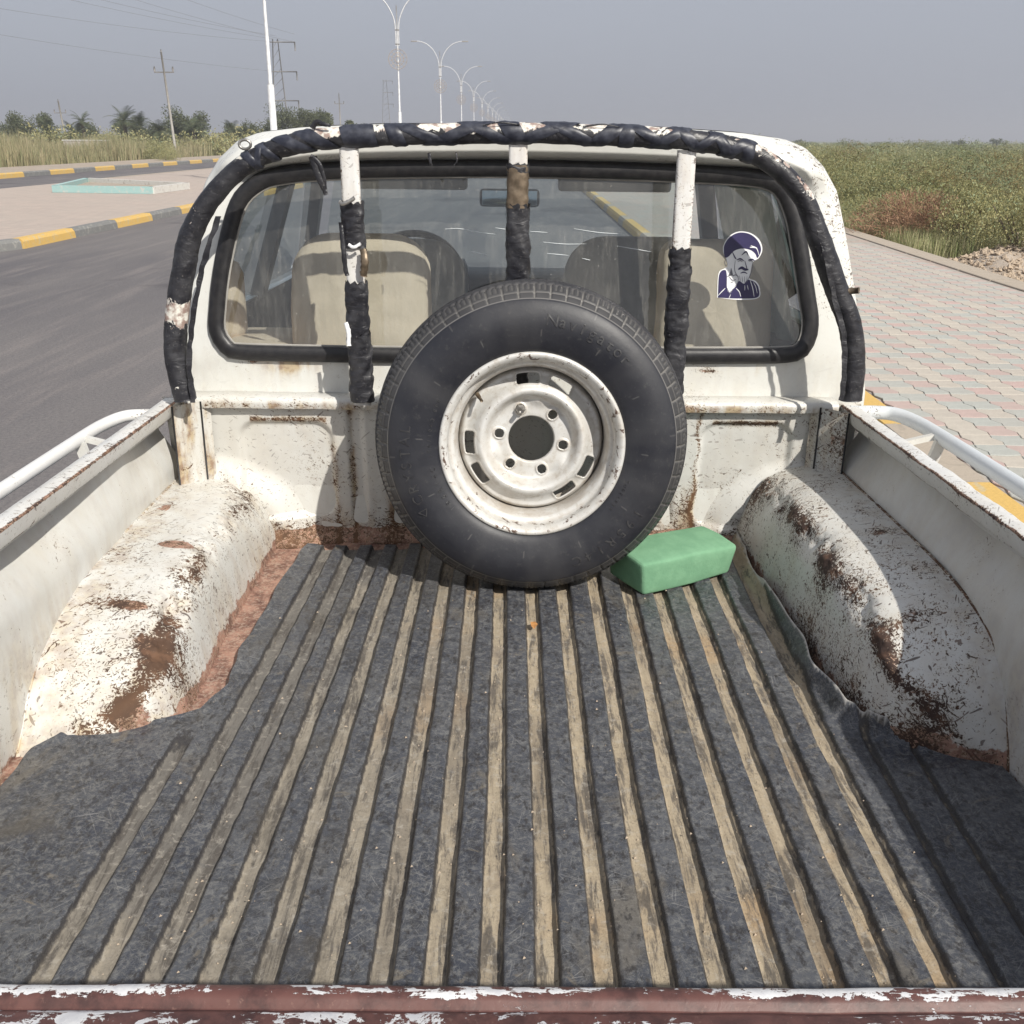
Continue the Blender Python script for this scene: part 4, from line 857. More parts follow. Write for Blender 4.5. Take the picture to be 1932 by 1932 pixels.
# ================================================================== RIBBED MAT
ymin, ymax = .56, 2.335
Lk = [(.5, -.742), (1.21, -.742), (1.34, -.738), (1.385, -.700), (1.41, -.62), (1.432, -.56), (1.46, -.510), (1.55, -.488), (1.70, -.497), (1.85, -.488), (2.0, -.490), (2.2, -.475), (2.35, -.455)]
Rk = [(.5, .795), (1.33, .795), (1.36, .70), (1.40, .625), (1.45, .588), (1.564, .572), (1.75, .580), (1.90, .576), (2.05, .570), (2.16, .579), (2.35, .585)]
yk = np.array([a for a, b in Lk]); xk = np.array([b for a, b in Lk]); yr = np.array([a for a, b in Rk]); xr_ = np.array([b for a, b in Rk])
nx, ny = 520, 330; xs = np.linspace(-.745, .80, nx); ys = np.linspace(ymin, ymax, ny); P = np.zeros((nx, ny, 3)); W = np.zeros((nx, ny, 3))
for j, y in enumerate(ys):
    Lx = np.interp(y, yk, xk) + .006 * mn.noise(V((y * 14, 0, 0))); Rx = np.interp(y, yr, xr_) + .007 * mn.noise(V((y * 11, 5, 0)))
    fy = (y - .876) / 1.09
    for i, x in enumerate(xs):
        xc = min(max(x, Lx), Rx)
        # front edge
        ye = 2.222 + .10 * float(sstep(-.44, .60, xc)) + .006 * mn.noise(V((xc * 30, 0, 1))); yc = min(y, ye)
        wob = .0050 * mn.noise(V((xc * 6, y * 1.8, 0))) + .0008 * mn.noise(V((xc * 30, y * 22, 2)))
        pit = .0655 + ((-.0045 if xc < 0 else .0045)) * fy; x0 = -.005 + .003 * fy; k = (xc + wob - x0) / pit; kr = round(k); d = abs(k - kr) * pit
        gw = .0135 + .0012 * mn.noise(V((kr * 3.3, y * 5, 0)))
        if kr > 8: gw *= .35; 
        if kr < -8 or kr > 10: gs = 0.
        else: gs = 1 - float(sstep(gw - .0012, gw + .0026, d))
        if kr <= -7: gs *= 1 - float(sstep(1.33, 1.41, y)) * (1 if kr == -8 else float(sstep(1.50, 1.40, y)) * .0 + 0)
        z = -.8895 - .0135 * gs * (.6 if kr > 8 else 1) + .0009 * mn.noise(V((xc * 40, y * 40, 0))) + .0022 * mn.noise(V((xc * 6, y * 5, 3)))
        z -= .0025 * float(sstep(.012, .0, abs(d - gw - .001))) * 0
        # edges: droop on the left, curl up along the right arch
        er = Rx - xc
        if y > 1.34: z += .026 * (1 - float(sstep(.0, .022, er))) + .010 * (1 - float(sstep(.0, .05, er)))
        el = xc - Lx; z += .004 * (1 - float(sstep(0, .02, el)))
        if y > 1.28 and y < 1.47 and xc < -.55: z += .012 * math.exp(-((xc + .69) / .05) ** 2 - ((y - 1.41) / .05) ** 2)
        P[i, j] = (xc, yc, z); dk = 0
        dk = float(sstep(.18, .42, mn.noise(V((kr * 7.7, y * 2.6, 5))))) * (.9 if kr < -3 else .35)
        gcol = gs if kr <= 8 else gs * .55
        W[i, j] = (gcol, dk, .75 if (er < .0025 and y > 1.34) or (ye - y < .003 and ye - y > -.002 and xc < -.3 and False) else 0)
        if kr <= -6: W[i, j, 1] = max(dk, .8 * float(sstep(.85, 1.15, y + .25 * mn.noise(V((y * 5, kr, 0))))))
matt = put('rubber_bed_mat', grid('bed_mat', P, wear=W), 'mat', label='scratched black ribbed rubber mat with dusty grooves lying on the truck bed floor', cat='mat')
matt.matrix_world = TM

# ================================================================== SPONGE
import bmesh
RZ = Matrix.Rotation(D2(31), 3, 'Z'); nu, nv = 48, 36
me = box('sponge', (0, 0, 0), (.268, .125, .082), None, .009, seg=3)
bm = bmesh.new(); bm.from_mesh(me); bmesh.ops.subdivide_edges(bm, edges=bm.edges[:], cuts=3, use_grid_fill=True)
for v in bm.verts:
    c = v.co; tl = c.x / .134; c.z -= .009 * max(0, tl) * (c.z > 0) + .006 * max(0, -c.y / .06) * (c.z > 0); c.y += .006 * tl * tl; c += V((.0012, .0012, .0012)) * mn.noise(c * 40) + V((0, 0, .0015)) * mn.noise(c * 9)
    c.x += .012 * (c.z / .04) * (1 if c.x > 0 else -.4)
bm.to_mesh(me); bm.free(); me.polygons.foreach_set('use_smooth', np.ones(len(me.polygons), dtype=bool))
sp = put('sponge', me, 'sponge', label='green foam sponge block beside the spare wheel', cat='sponge'); sp.matrix_world = TM @ Matrix.Translation((.392, 2.055, -.847)) @ RZ.to_4x4() @ Matrix.Rotation(D2(2), 4, 'X')
sp2 = [o for o in [sp]]

# grit and bits on the mat
rs = np.random.RandomState(31); vs, fs, o_ = [], [], 0
for k in range(900):
    x = rs.uniform(-.5, .56); y = rs.uniform(.85, 2.1); kk = round((x + .005) / .0655)
    if rs.uniform() < .7: x = -.005 + kk * .0655 + rs.normal(0, .008)
    s_ = .0007 + .0022 * rs.uniform() ** 3; z = -.902 if abs(x + .005 - kk * .0655) < .012 else -.888
    for q in ((1, 0, 0), (-.4, .9, 0), (-.6, -.8, 0), (0, 0, 1)): vs.append((x + q[0] * s_, y + q[1] * s_, z + q[2] * s_))
    fs += [(o_, o_ + 1, o_ + 3), (o_ + 1, o_ + 2, o_ + 3), (o_ + 2, o_, o_ + 3)]; o_ += 4
gt = put('grit', mesh('grit', vs, fs, False), 'rubble', kind='stuff', label='pale grit scattered over the bed mat', cat='grit'); gt.matrix_world = TM
lf_ = put('dry_leaf', mesh('leaf', [(0, -.016, 0), (.008, -.002, .004), (.003, .015, .002), (-.007, .004, .006), (-.006, -.008, .003)], [(0, 1, 3, 4), (1, 2, 3)]), simple('orange_leaf', (.50, .24, .08), .7, 0, .4, 80, .2), label='tiny orange dry leaf in a mat groove below the tyre', cat='leaf'); lf_.matrix_world = TM @ Matrix.Translation((.068, 1.80, -.893))
for xx_, yy_ in ((-.79, 1.85), (.83, 1.85), (-.79, 4.55), (.83, 4.55)):
    rw_ = part('road_wheel', mesh('rw', *[(lambda P: (P.reshape(-1, 3), gridf(40, 14, True, True)))(tube([V((xx_, yy_ + .255 * math.cos(a), -1.37 + .255 * math.sin(a))) for a in np.linspace(0, 2 * math.pi, 40, endpoint=False)], .078, 14, closed=True, up=V((1, 0, 0)), ell=(1, 1.2)))][0]), 'tyre', truck)
    sub('hub', tubemesh('hub', [V((xx_ - .07, yy_, -1.37)), V((xx_ + .07, yy_, -1.37))], .19, 24, up=V((0, 0, 1))), 'rim', rw_)

# ================================================================== OUTDOORS
def sheet(name, pts, z, mat, kind='structure', sub_=1):
    o = put(name, mesh(name, [(a, b, z) for a, b in pts], [tuple(range(len(pts)))], False), mat, kind=kind); return o
sheet('ground', [(-3500, -400), (3500, -400), (3500, 4500), (-3500, 4500)], -.10, 'dirt')
sheet('far_field', [(14, 120), (3400, 60), (3400, 4400), (-10, 4400), (8, 600)], -.06, 'field')
sheet('road', [(-8.3, -60), (2.25, -60), (2.25, 900), (-8.3, 900)], 0, 'asphalt')
sheet('opposite_road', [(-60, -60), (-8.2, -60), (-8.2, 15.2), (-16.7, 15.2), (-16.6, 40), (-16.5, 900), (-22.3, 900), (-22.6, 60), (-22.4, 44), (-30, 30), (-60, 22)], .004, 'asphalt')
# median: pavement sheet, kerb stones
med = put('median_pavement', polyprism('median', [(-8.22, 15.6), (-8.2, 900), (-16.4, 900), (-16.45, 40), (-16.5, 17), (-15.6, 15.4), (-9.2, 15.3)], -.05, .145), 'median_pave', kind='structure')
def kstone(L, w=.18, h=.16, bev=.05):
    pr = [(-w / 2, 0), (-w / 2, h - .005), (-w / 2 + .01, h), (w / 2 - bev, h), (w / 2 - .012, h - .05), (w / 2, 0)]
    vs = [(x, y, z) for y in (-L / 2, L / 2) for x, z in pr]; n = len(pr)
    return mesh('kerb', vs, [tuple(range(n)), tuple(range(2 * n - 1, n - 1, -1))] + [(i, n + i, n + (i + 1) % n, (i + 1) % n) for i in range(n)], False)
def kerb_run(pts, L, parent, cols, name='kerb_stone', count=30, flipx=1, w=.18, h=.16, gap=.02):
    cache = {}; d = 0; seg = [(V(a), V(b)) for a, b in zip(pts, pts[1:])]; k = 0
    for a, b in seg:
        ln = (b - a).length; n = max(1, round(ln / L)); t = (b - a).normalized(); an = math.atan2(t.y, t.x) - math.pi / 2
        for i in range(n):
            if k >= count: return
            key = (cols[k % len(cols)], round(ln / n, 3))
            if key not in cache: me = kstone(ln / n - gap, w, h); me.materials.append(M[key[0]]); cache[key] = me
            c = a + t * (ln * (i + .5) / n); o = put(name, cache[key], None, parent, loc=(c.x, c.y, 0)); o.rotation_euler = (0, 0, an + (math.pi if flipx < 0 else 0)); k += 1
kerb_run([(-11.5, 15.35), (-8.75, 15.42)], 1.0, med, ['k_grey', 'k_yellow'], w=.2)
kerb_run([(-8.75, 15.42), (-8.30, 15.72), (-8.12, 16.2)], .6, med, ['k_grey'], w=.2)
kerb_run([(-8.12, 16.2), (-8.12, 116)], 1.95, med, ['k_yellow', 'k_grey'], w=.2, count=52)
kerb_run([(-16.55, 116), (-16.6, 17)], 1.95, med, ['k_plain'], w=.2, count=40, flipx=1)
# far verge and kerb
fv = put('far_pavement', polyprism('far_verge', [(-22.2, 43), (-22.6, 62), (-22.4, 900), (-29, 900), (-27.5, 60), (-27.5, 45), (-60, 24), (-60, 21)], -.05, .15), 'verge', kind='structure')
kerb_run([(-45, 29.2), (-22.2, 43)], 2.1, fv, ['k_yellow', 'k_grey'], h=.19, w=.2, count=14)
kerb_run([(-22.15, 43), (-22.5, 62), (-22.4, 190)], 2.6, fv, ['k_yellow', 'k_grey'], h=.22, w=.2, count=50)
# planter box on the median
pl_ = thing('planter_box', 'low turquoise and white planter edging on the paved median', 'planter', (-12.8, 32, .15), tf=ID)
cr = [V((-13.8, 30.3)), V((-10.75, 29.8)), V((-10.65, 32.6)), V((-15.2, 35.9))]
for i in range(4):
    a, b = cr[i], cr[(i + 1) % 4]; t = (b - a); c = (a + b) / 2; part('planter_wall', box('pw', (c.x, c.y, .15 + .10), (t.length + .1, .16, .20), Matrix.Rotation(math.atan2(t.y, t.x), 3, 'Z')), 'teal' if i == 0 or i == 3 else 'whitewash', pl_)
part('planter_soil', mesh('soil', [(p.x, p.y, .22) for p in cr], [(0, 1, 2, 3)], False), 'verge', pl_)
# right pavement with pavers
walk = put('pavement', polyprism('walk', [(2.30, -5), (5.60, -5), (5.72, 12), (5.95, 19), (6.4, 60), (6.4, 400), (2.30, 400)], -.08, .138), 'walk_far', kind='structure')
kerb_run([(2.19, 1.4), (2.19, 60)], 1.05, walk, ['k_yellow', 'k_yellow', 'k_yellow', 'k_plain'], w=.21, h=.15, count=60, flipx=-1, gap=.008)
edge = []
kerb_run([(5.66, 2), (5.78, 12), (6.01, 19), (6.46, 60)], 1.0, walk, ['k_plain'], name='edging_stone', w=.36, h=.158, count=60)
# zigzag pavers
def paver_vf(cx, cy, h, jx=.0, s=1.):
    a, b = .168 / 2 - .0012, .192 / 2 - .0016; z = .026
    pts = [(-a, -b), (-a * .0, -b - z * .4 + .0), (a, -b + z * .4 - z * .4), (a + z * .55, -b * .42), (a - z * .55, b * .42), (a, b), (0, b - z * .4), (-a, b), (-a - z * .55, b * .42), (-a + z * .55, -b * .42)]
    n = len(pts); ins = .965; vs = [(cx + x, cy + y, 0) for x, y in pts] + [(cx + x, cy + y, h - .003) for x, y in pts] + [(cx + x * ins, cy + y * ins, h) for x, y in pts]
    fs = [tuple(range(2 * n, 3 * n))]
    for i in range(n): k = (i + 1) % n; fs += [(i, k, n + k, n + i), (n + i, n + k, 2 * n + k, 2 * n + i)]
    return vs, fs
PX, PY = .168, .192
def pcol(i, j):
    if i % 2 == 0: return 'p_red' if (j + (i // 2) % 2) % 2 == 0 else 'p_green'
    return 'p_cream' if (j + (i // 2)) % 2 == 0 else ('p_green' if (i * 7 + j * 3) % 5 < 3 else 'p_cream')
proto = {}
for cname in ('p_red', 'p_cream', 'p_green'):
    v, f_ = paver_vf(0, 0, .010); me = mesh('paver', v, f_, False); me.materials.append(M[cname]); proto[cname] = me
sheet_top = .139
cells = []
for i in range(0, 19):
    for j in range(0, 75):
        x = 2.40 + i * PX; y = 2.2 + j * PY
        if x > 5.46 + max(0, (y - 3)) * .012: continue
        d = RC.transposed() @ V((x, y, .15 - CAMZ)); 
        u = d.x / -d.z * 1850 + 966; v = 966 - d.y / -d.z * 1850
        vis = 1590 < u < 1990 and 400 < v < 960
        cells.append((0 if vis else 1, math.hypot(x, y), i, j, x, y))
cells.sort(); near = cells[:280]; rest = {}
for c in near:
    o = put('paver', proto[pcol(c[2], c[3])], None, walk, loc=(c[4], c[5], sheet_top + RS.uniform(-.002, .002))); o.rotation_euler = (RS.uniform(-.008, .008), RS.uniform(-.008, .008), RS.uniform(-.015, .015))
vs, fs, mi, o_ = [], [], [], 0
names = ['p_red', 'p_cream', 'p_green']
for c in cells[280:]:
    v, f_ = paver_vf(c[4], c[5], .010 + RS.uniform(-.0015, .0015)); vs += [(a, b, z + sheet_top) for a, b, z in v]; fs += [tuple(q + o_ for q in t) for t in f_]; mi += [names.index(pcol(c[2], c[3]))] * len(f_); o_ += len(v)
me = mesh('pavers', vs, fs, False); [me.materials.append(M[n]) for n in names]; me.polygons.foreach_set('material_index', np.array(mi, dtype=np.int32)); put('paver', me, None, walk, loc=(0, 0, 0), kind='stuff')

# ------------------------------------------------------------------ plants
def leaves(n, fc, size, fd=None, seed=0, asp=.45, clump=0):
    """n rhombic leaves; fc(rs, n) -> centres and wear"""
    rs = np.random.RandomState(seed); c, wv = fc(rs, n); d = rs.normal(size=(n, 3)); 
    if fd is not None: d = d * .5 + fd
    d /= np.linalg.norm(d, axis=1)[:, None]; e = np.cross(d, rs.normal(size=(n, 3))); e /= np.linalg.norm(e, axis=1)[:, None] + 1e-9
    sz = size * (rs.uniform(.6, 1.4, n))[:, None] if not hasattr(size, 'shape') else size[:, None] * rs.uniform(.6, 1.4, n)[:, None]
    v = np.stack([c - d * sz, c + e * sz * asp, c + d * sz, c - e * sz * asp], 1).reshape(-1, 3); f = np.arange(4 * n).reshape(-1, 4)
    return v, f, np.repeat(wv, 4, 0)
def shrub_fc(r, h, lobes=7, seed=0):
    rs0 = np.random.RandomState(seed); L = [(rs0.uniform(-.6, .6) * r, rs0.uniform(-.6, .6) * r, rs0.uniform(.25, .75) * h, rs0.uniform(.3, .55) * r) for _ in range(lobes)]
    L = np.array(L)
    def fc(rs, n):
        k = rs.randint(0, lobes, n); d = rs.normal(size=(n, 3)); d /= np.linalg.norm(d, axis=1)[:, None]; rad = rs.uniform(.62, 1.06, n) ** .5
        c = L[k, :3] + d * (L[k, 3] * rad)[:, None] * np.array([1, 1, h / r * .8]); c[:, 2] = np.abs(c[:, 2])
        cl = rs0.uniform(0, 1, lobes)[k]; w = np.stack([np.clip(cl * .6 + rs.uniform(0, .5, n), 0, 1), (rs.uniform(0, 1, n) < .25) * rs.uniform(0, 1, n), np.zeros(n)], 1); return c, w
    return fc
def stems(cx, cy, r, h, n, rs):
    parts = []
    for _ in range(n):
        a = rs.uniform(0, 6.28); d = V((math.cos(a), math.sin(a), 0)); p0 = V((cx, cy, -.12)) + d * r * .1; p1 = V((cx, cy, 0)) + d * r * rs.uniform(.3, .7) + V((0, 0, h * rs.uniform(.5, .85)))
        q = tube([p0, p0.lerp(p1, .5) + V((0, 0, h * .1)), p1], [.02, .013, .006], 5); parts.append((q.reshape(-1, 3), [tuple(map(int, t)) for t in gridf(3, 5, False, True)]))
    return parts
protos = []
for k in range(5):
    v, f_, w = leaves(7500, shrub_fc(.85, 1.0, 9, 40 + k), .019, seed=60 + k, fd=np.array([0, 0, .7])); st_ = stems(0, 0, .8, .9, 10, np.random.RandomState(k)); vv, ff = join(st_)
    protos.append((mesh('foliage', v, f_, False, w), mesh('stems', vv, ff, True)))
def shrub(x, y, s, k, label, name='scrub_bush', mat='scrub', z=-.1, group='scrub bushes beside the pavement', sz=1.):
    t = bpy.data.objects.new(name, None); COL.objects.link(t); t.location = (x, y, z); t.scale = (s, s, s * sz); t.rotation_euler = (0, 0, k * 1.3); t['label'] = label; t['category'] = 'bush'
    if group: t['group'] = group
    m0, m1 = protos[k % 5]
    o = bpy.data.objects.new('foliage', m0); COL.objects.link(o); o.parent = t
    if not m0.materials: m0.materials.append(M[mat])
    if m0.materials[0] != M[mat]: o.material_slots[0].link = 'OBJECT'; o.material_slots[0].material = M[mat]
    o = bpy.data.objects.new('stem', m1); COL.objects.link(o); o.parent = t
    if not m1.materials: m1.materials.append(M['bark'])
    return t
near_b = []
rs = np.random.RandomState(5)
y = 17.5
placed = []
for it in range(400):
    yy = rs.uniform(16.0, 40); xx = rs.uniform(7.2, 8.0 + .62 * yy)
    if xx < 6.6 + (.12 * max(0, yy - 14)): continue
    if yy < 21.5 and xx > 8.4: continue
    s = rs.uniform(.6, 1.3)
    if any(math.hypot(xx - a, yy - b) < (s + c) * .62 for a, b, c in placed): continue
    placed.append((xx, yy, s))
placed.sort(key=lambda t: t[1]); placed = placed[:64]
for k, (xx, yy, s) in enumerate(placed):
    shrub(xx, yy, s, k, 'olive green scrub bush in the dense thicket beyond the right pavement', sz=rs.uniform(.75, 1.05))
# the dense thicket further out, one mass
rs = np.random.RandomState(9); V_, F_, W_ = [], [], []; off = 0
cent = []
for it in range(2600):
    yy = 20 + 330 * rs.uniform() ** 1.9; lo = 7.2 + (yy - 20) * .02; xx = rs.uniform(lo, 12 + .66 * yy); cent.append((xx, yy))
def hmap(x, y): return .42 + 1.1 * mn.noise(V((x * .23, y * .16, 3))) + .5 * mn.noise(V((x * .7, y * .5, 8)))
for k, (xx, yy) in enumerate(cent):
    if any(abs(xx - a) < .5 and abs(yy - b) < .5 for a, b, c in placed): continue
    if yy < 24 and xx > 8.6: continue
    hm = hmap(xx, yy)
    if hm < .16: continue
    n = 1300 if yy < 42 else 640 if yy < 70 else 260; s = rs.uniform(.7, 1.5) * (1 + yy / 240); h = min(.40 + 1.05 * hm * rs.uniform(.6, 1.25), 1.80)
    if rs.uniform() < .03 and yy > 60: h *= 1.5
    big = rs.uniform() < .20
    if big: h = min(h * 1.4, 2.1); s *= 1.15; n = int(n * 1.3)
    v, f_, w = leaves(n, shrub_fc(s, h, 7, 200 + k), .026 + .0008 * yy, seed=k, asp=.34); v = v.reshape(-1, 4, 3)[:, :3].reshape(-1, 3) + (xx, yy, -.1); w = w.reshape(-1, 4, 3)[:, :3].reshape(-1, 3)
    f_ = np.arange(len(v)).reshape(-1, 3); tone = rs.uniform(-.8, .6) + .8 * mn.noise(V((xx * .1, yy * .06, 5))); w[:, 0] = np.clip(w[:, 0] + tone - .7 * big, 0, 1); w[:, 1] = np.clip(w[:, 1] + 1.1 * max(0, mn.noise(V((xx * .12, yy * .07, 0)))), 0, 1); w[:, 2] = 1. if mn.noise(V((xx * .3, yy * .2, 11))) > .42 else 0.
    V_.append(v); F_.append(f_ + off); W_.append(w); off += len(v)
put('scrub_thicket', mesh('thicket', np.concatenate(V_), np.concatenate(F_), False, np.concatenate(W_)), 'scrub', kind='stuff', label='dense green scrub stretching to the horizon', cat='scrub')
# brown dry bush against the pavement edge
bb = thing('dry_brown_bush', 'dry reddish brown bush spilling over the far pavement edge', 'bush', (6.9, 18.2, -.1), tf=ID)
rs = np.random.RandomState(3); parts_v = []; n = 5200
c = np.zeros((n, 3)); dirs = np.zeros((n, 3))
for k in range(n):
    a = rs.uniform(0, 6.283); el = rs.uniform(.02, 1.35); rr = rs.uniform(.25, 1.) ** .7; dd = np.array([math.cos(a) * math.cos(el) * 1.35, math.sin(a) * math.cos(el) * 1.15, math.sin(el) * .95]); c[k] = np.array([7.15, 18.6, -.05]) + dd * rr; dirs[k] = dd
w = np.stack([rs.uniform(0, 1, n), (rs.uniform(size=n) < .3) * 1., np.zeros(n)], 1)
v, f_, w = leaves(n, lambda r_, n_: (c, w), .085, fd=dirs * .9, seed=5, asp=.045); part('twigs', mesh('twigs', v, f_, False, w), 'brown', bb)
v, f_, w = leaves(1500, lambda r_, n_: (c[:1500], np.stack([r_.uniform(0, 1, n_), r_.uniform(0, 1, n_), np.zeros(n_)], 1)), .028, seed=8, asp=.5); part('dry_leaves', mesh('dl', v, f_, False, w), 'brown', bb)
# low grass along the edge
def blades(n, fpos, h, wd, lean=.35, seed=0):
    rs = np.random.RandomState(seed); p = fpos(rs, n); a = rs.uniform(0, 6.283, n); hh = (h if not callable(h) else h(p)) * rs.uniform(.55, 1.15, n); d = np.stack([np.cos(a), np.sin(a), np.zeros(n)], 1); e = np.stack([-np.sin(a + .6), np.cos(a + .6), np.zeros(n)], 1)
    ww = wd if hasattr(wd, 'shape') else np.full(n, wd); ln = rs.uniform(0, lean, n)[:, None] * hh[:, None]
    t1 = p + np.array([0, 0, 1]) * hh[:, None] * .55 + d * ln * .35; t2 = p + np.array([0, 0, 1]) * hh[:, None] + d * ln
    v = np.stack([p - e * ww[:, None], p + e * ww[:, None], t1 + e * ww[:, None] * .8, t2, t1 - e * ww[:, None] * .8], 1).reshape(-1, 3); b = np.arange(n)[:, None] * 5; f = np.concatenate([np.concatenate([b, b + 1, b + 2, b + 4], 1)]); f3 = np.concatenate([b + 4, b + 2, b + 3, b + 3], 1)
    w = np.repeat(np.stack([rs.uniform(0, 1, n), rs.uniform(0, 1, n) ** 2, np.zeros(n)], 1), 5, 0)
    return v, np.concatenate([f[:, :3], f[:, [0, 2, 3]], f3[:, :3]]), w
def gpos(rs, n):
    y = 16.0 + 11 * rs.uniform(0, 1, n) ** .8; c = 6.0 + .045 * np.maximum(0, y - 12) + np.abs(rs.normal(0, .75, n)) * (1 + (y > 16) * .8); return np.stack([c + .1, y, np.full(n, -.1)], 1)
v, f_, w = blades(15000, gpos, .40, .006, .5, 3); put('roadside_grass', mesh('grass', v, f_, False, w), 'grass', kind='stuff', label='green grass tufts along the outer pavement edge', cat='grass')
# rubble
rs = np.random.RandomState(21); vs, fs, o_ = [], [], 0
ico = [(0, 0, 1), (.9, 0, .2), (.3, .85, .25), (-.7, .55, .2), (-.75, -.5, .25), (.25, -.9, .2), (0, 0, -.5)]; icf = [(0, 1, 2), (0, 2, 3), (0, 3, 4), (0, 4, 5), (0, 5, 1), (6, 2, 1), (6, 3, 2), (6, 4, 3), (6, 5, 4), (6, 1, 5)]
for k in range(14000):
    y = rs.uniform(10.5, 21.5); x = 6.05 + .05 * (y - 9) + .1 + 4.6 * rs.uniform() ** 1.3 + (.9 if y > 16 else 0)
    s = .014 + .055 * rs.uniform() ** 4; r = rs.uniform(0, 6.28); R = Matrix.Rotation(r, 3, 'Z') @ Matrix.Rotation(rs.uniform(-.6, .6), 3, 'X')
    hgt = .45 * max(0, mn.noise(V((x * .8, y * .6, 0))) + .12) * float(sstep(6.15, 7.2, x - .05 * (y - 9)))
    for q in ico: p = R @ V(q) * s * rs.uniform(.7, 1.2); vs.append((x + p.x, y + p.y, -.09 + hgt + p.z))
    fs += [tuple(a + o_ for a in t) for t in icf]; o_ += 7
put('rubble', mesh('rubble', vs, fs, False), 'rubble', kind='stuff', label='pale broken rubble strewn beyond the pavement', cat='rubble')
P = np.array([[(x, y, -.098 + .45 * max(0, mn.noise(V((x * .8, y * .6, 0))) + .12) + .06 * fbm(x, y, 0, 2) + .03 * fbm(x, y, 2, 7)) for y in np.linspace(4, 26, 300)] for x in np.linspace(5.95, 16, 160)]); P[..., 2] = -.098 + (P[..., 2] + .098) * sstep(6.15, 7.2, P[..., 0] - .05 * (P[..., 1] - 9)); put('rubble_bank', grid('bank', P), 'verge', kind='structure')
# reeds on the far left
def rpos(rs, n):
    t = rs.uniform(0, 1, n); y = 28 + 130 * t ** 1.3; x = np.where(y < 46, -27 - (46 - y) * 1.75, -27.3 - .01 * (y - 46)); x = x - rs.uniform(0, 1, n) ** 1.2 * 16; return np.stack([x - .6, y + 1.0, np.full(n, -.1)], 1)
rs = np.random.RandomState(2)
v, f_, w = blades(62000, rpos, lambda p: 1.15 + .55 * np.sin(p[:, 0] * .7) * np.sin(p[:, 1] * .31) + .25 * np.sin(p[:, 1] * 1.3) + np.clip((-28 - p[:, 0]) * .035, 0, .5), .028, .35, 4)
pos = v[::5][:, :2]; tone = .5 + .5 * np.sin(pos[:, 0] * .5 + 2 * np.sin(pos[:, 1] * .21)); w[:, 0] = np.clip(.6 * np.repeat(tone, 5) + .5 * w[:, 0], 0, 1)
put('reed_bed', mesh('reeds', v, f_, False, w), 'reed', kind='stuff', label='tall dry reeds beyond the opposite kerb', cat='reeds')
# round shrub and low green patch by the far kerb
for (x, y, s, k, lb) in ((-27.2, 78, 1.9, 1, 'large rounded olive shrub right of the leaning utility pole'), (-25.2, 73, 1.2, 3, 'small shrub at the foot of the reeds near the cab'), (-30.0, 46, 1.1, 2, 'low bright green bush in front of the reeds')):
    shrub(x, y, s, k, lb, 'roadside_shrub', 'scrub', -.1, None, .8)
# trees
def tree(x, y, h, r, label, seed, mat='tree', name='tree', n=6500, group=None, leaf=.10):
    t = thing(name, label, 'tree', (x, y, -.1), tf=ID, group=group); rs = np.random.RandomState(seed)
    parts_ = []; q = tube([V((x, y, -.2)), V((x + .1, y, h * .3)), V((x, y, h * .6))], [.16, .12, .08], 8); parts_.append((q.reshape(-1, 3), [tuple(map(int, z)) for z in gridf(3, 8, False, True)]))
    part('trunk', mesh('trunk', *join(parts_ + [(np.array(a) + 0, b) for a, b in stems(x, y, r, h * .8, 8, rs)]), True), 'bark', t)
    L = [(rs.uniform(-.7, .7) * r, rs.uniform(-.7, .7) * r, h * rs.uniform(.35, .86), rs.uniform(.25, .45) * r) for _ in range(16)]; L = np.array(L)
    def fc(r_, n_):
        k = r_.randint(0, 16, n_); d = r_.normal(size=(n_, 3)); d /= np.linalg.norm(d, axis=1)[:, None]; c = L[k, :3] + d * (L[k, 3] * r_.uniform(.3, 1.1, n_))[:, None] * np.array([1, 1, .9]) + (x, y, -.1)
        return c, np.stack([r_.uniform(0, 1, n_), (r_.uniform(size=n_) < .3) * r_.uniform(0, 1, n_), np.zeros(n_)], 1)
    v, f, w = leaves(n, fc, leaf, seed=seed); part('crown', mesh('crown', v, f, False, w), mat, t)
def palm(x, y, h, r, label, seed, group='date palms beyond the reeds'):
    t = thing('date_palm', label, 'palm', (x, y, -.1), tf=ID, group=group); rs = np.random.RandomState(seed)
    part('trunk', tubemesh('trunk', [V((x, y, -.2)), V((x + .05, y, h * .5)), V((x, y, h))], [.22, .18, .17], 10), 'bark', t); vs, fs, o = [], [], 0
    for k in range(34):
        a = rs.uniform(0, 6.283); el = rs.uniform(-.3, 1.35); p = V((x, y, h)); d = V((math.cos(a) * math.cos(el), math.sin(a) * math.cos(el), math.sin(el))); side_ = V((-math.sin(a), math.cos(a), 0)); ln = r * rs.uniform(.8, 1.15)
        for s in range(12):
            p2 = p + d * ln / 12; d = (d + V((0, 0, -.12))).normalized(); wd = .32 * r * math.sin(math.pi * (s + 1) / 13) + .03
            for sg in (-1, 1):
                for e in (0, .5):
                    b0 = p.lerp(p2, e); b1 = p.lerp(p2, e + .3); tip = b0 + side_ * sg * wd + d * wd * .7 + V((0, 0, -.12 * wd)); vs += [b0, b1, tip]; fs.append((o, o + 1, o + 2)); o += 3
            p = p2
    w = np.repeat(np.stack([rs.uniform(0, 1, len(fs)), (rs.uniform(size=len(fs)) < .25) * .8, np.zeros(len(fs))], 1), 3, 0); part('crown', mesh('crown', vs, fs, False, w), 'palm', t)
tree(-52.7, 112, 4.4, 2.6, 'bushy round tree at the far left edge beyond the reeds', 1)
tree(-36.2, 113, 4.7, 2.6, 'bushy tree just behind the leaning utility pole', 2)
tree(-27.6, 118, 5.6, 3.2, 'tall spreading tree left of the large white lamp post', 3)
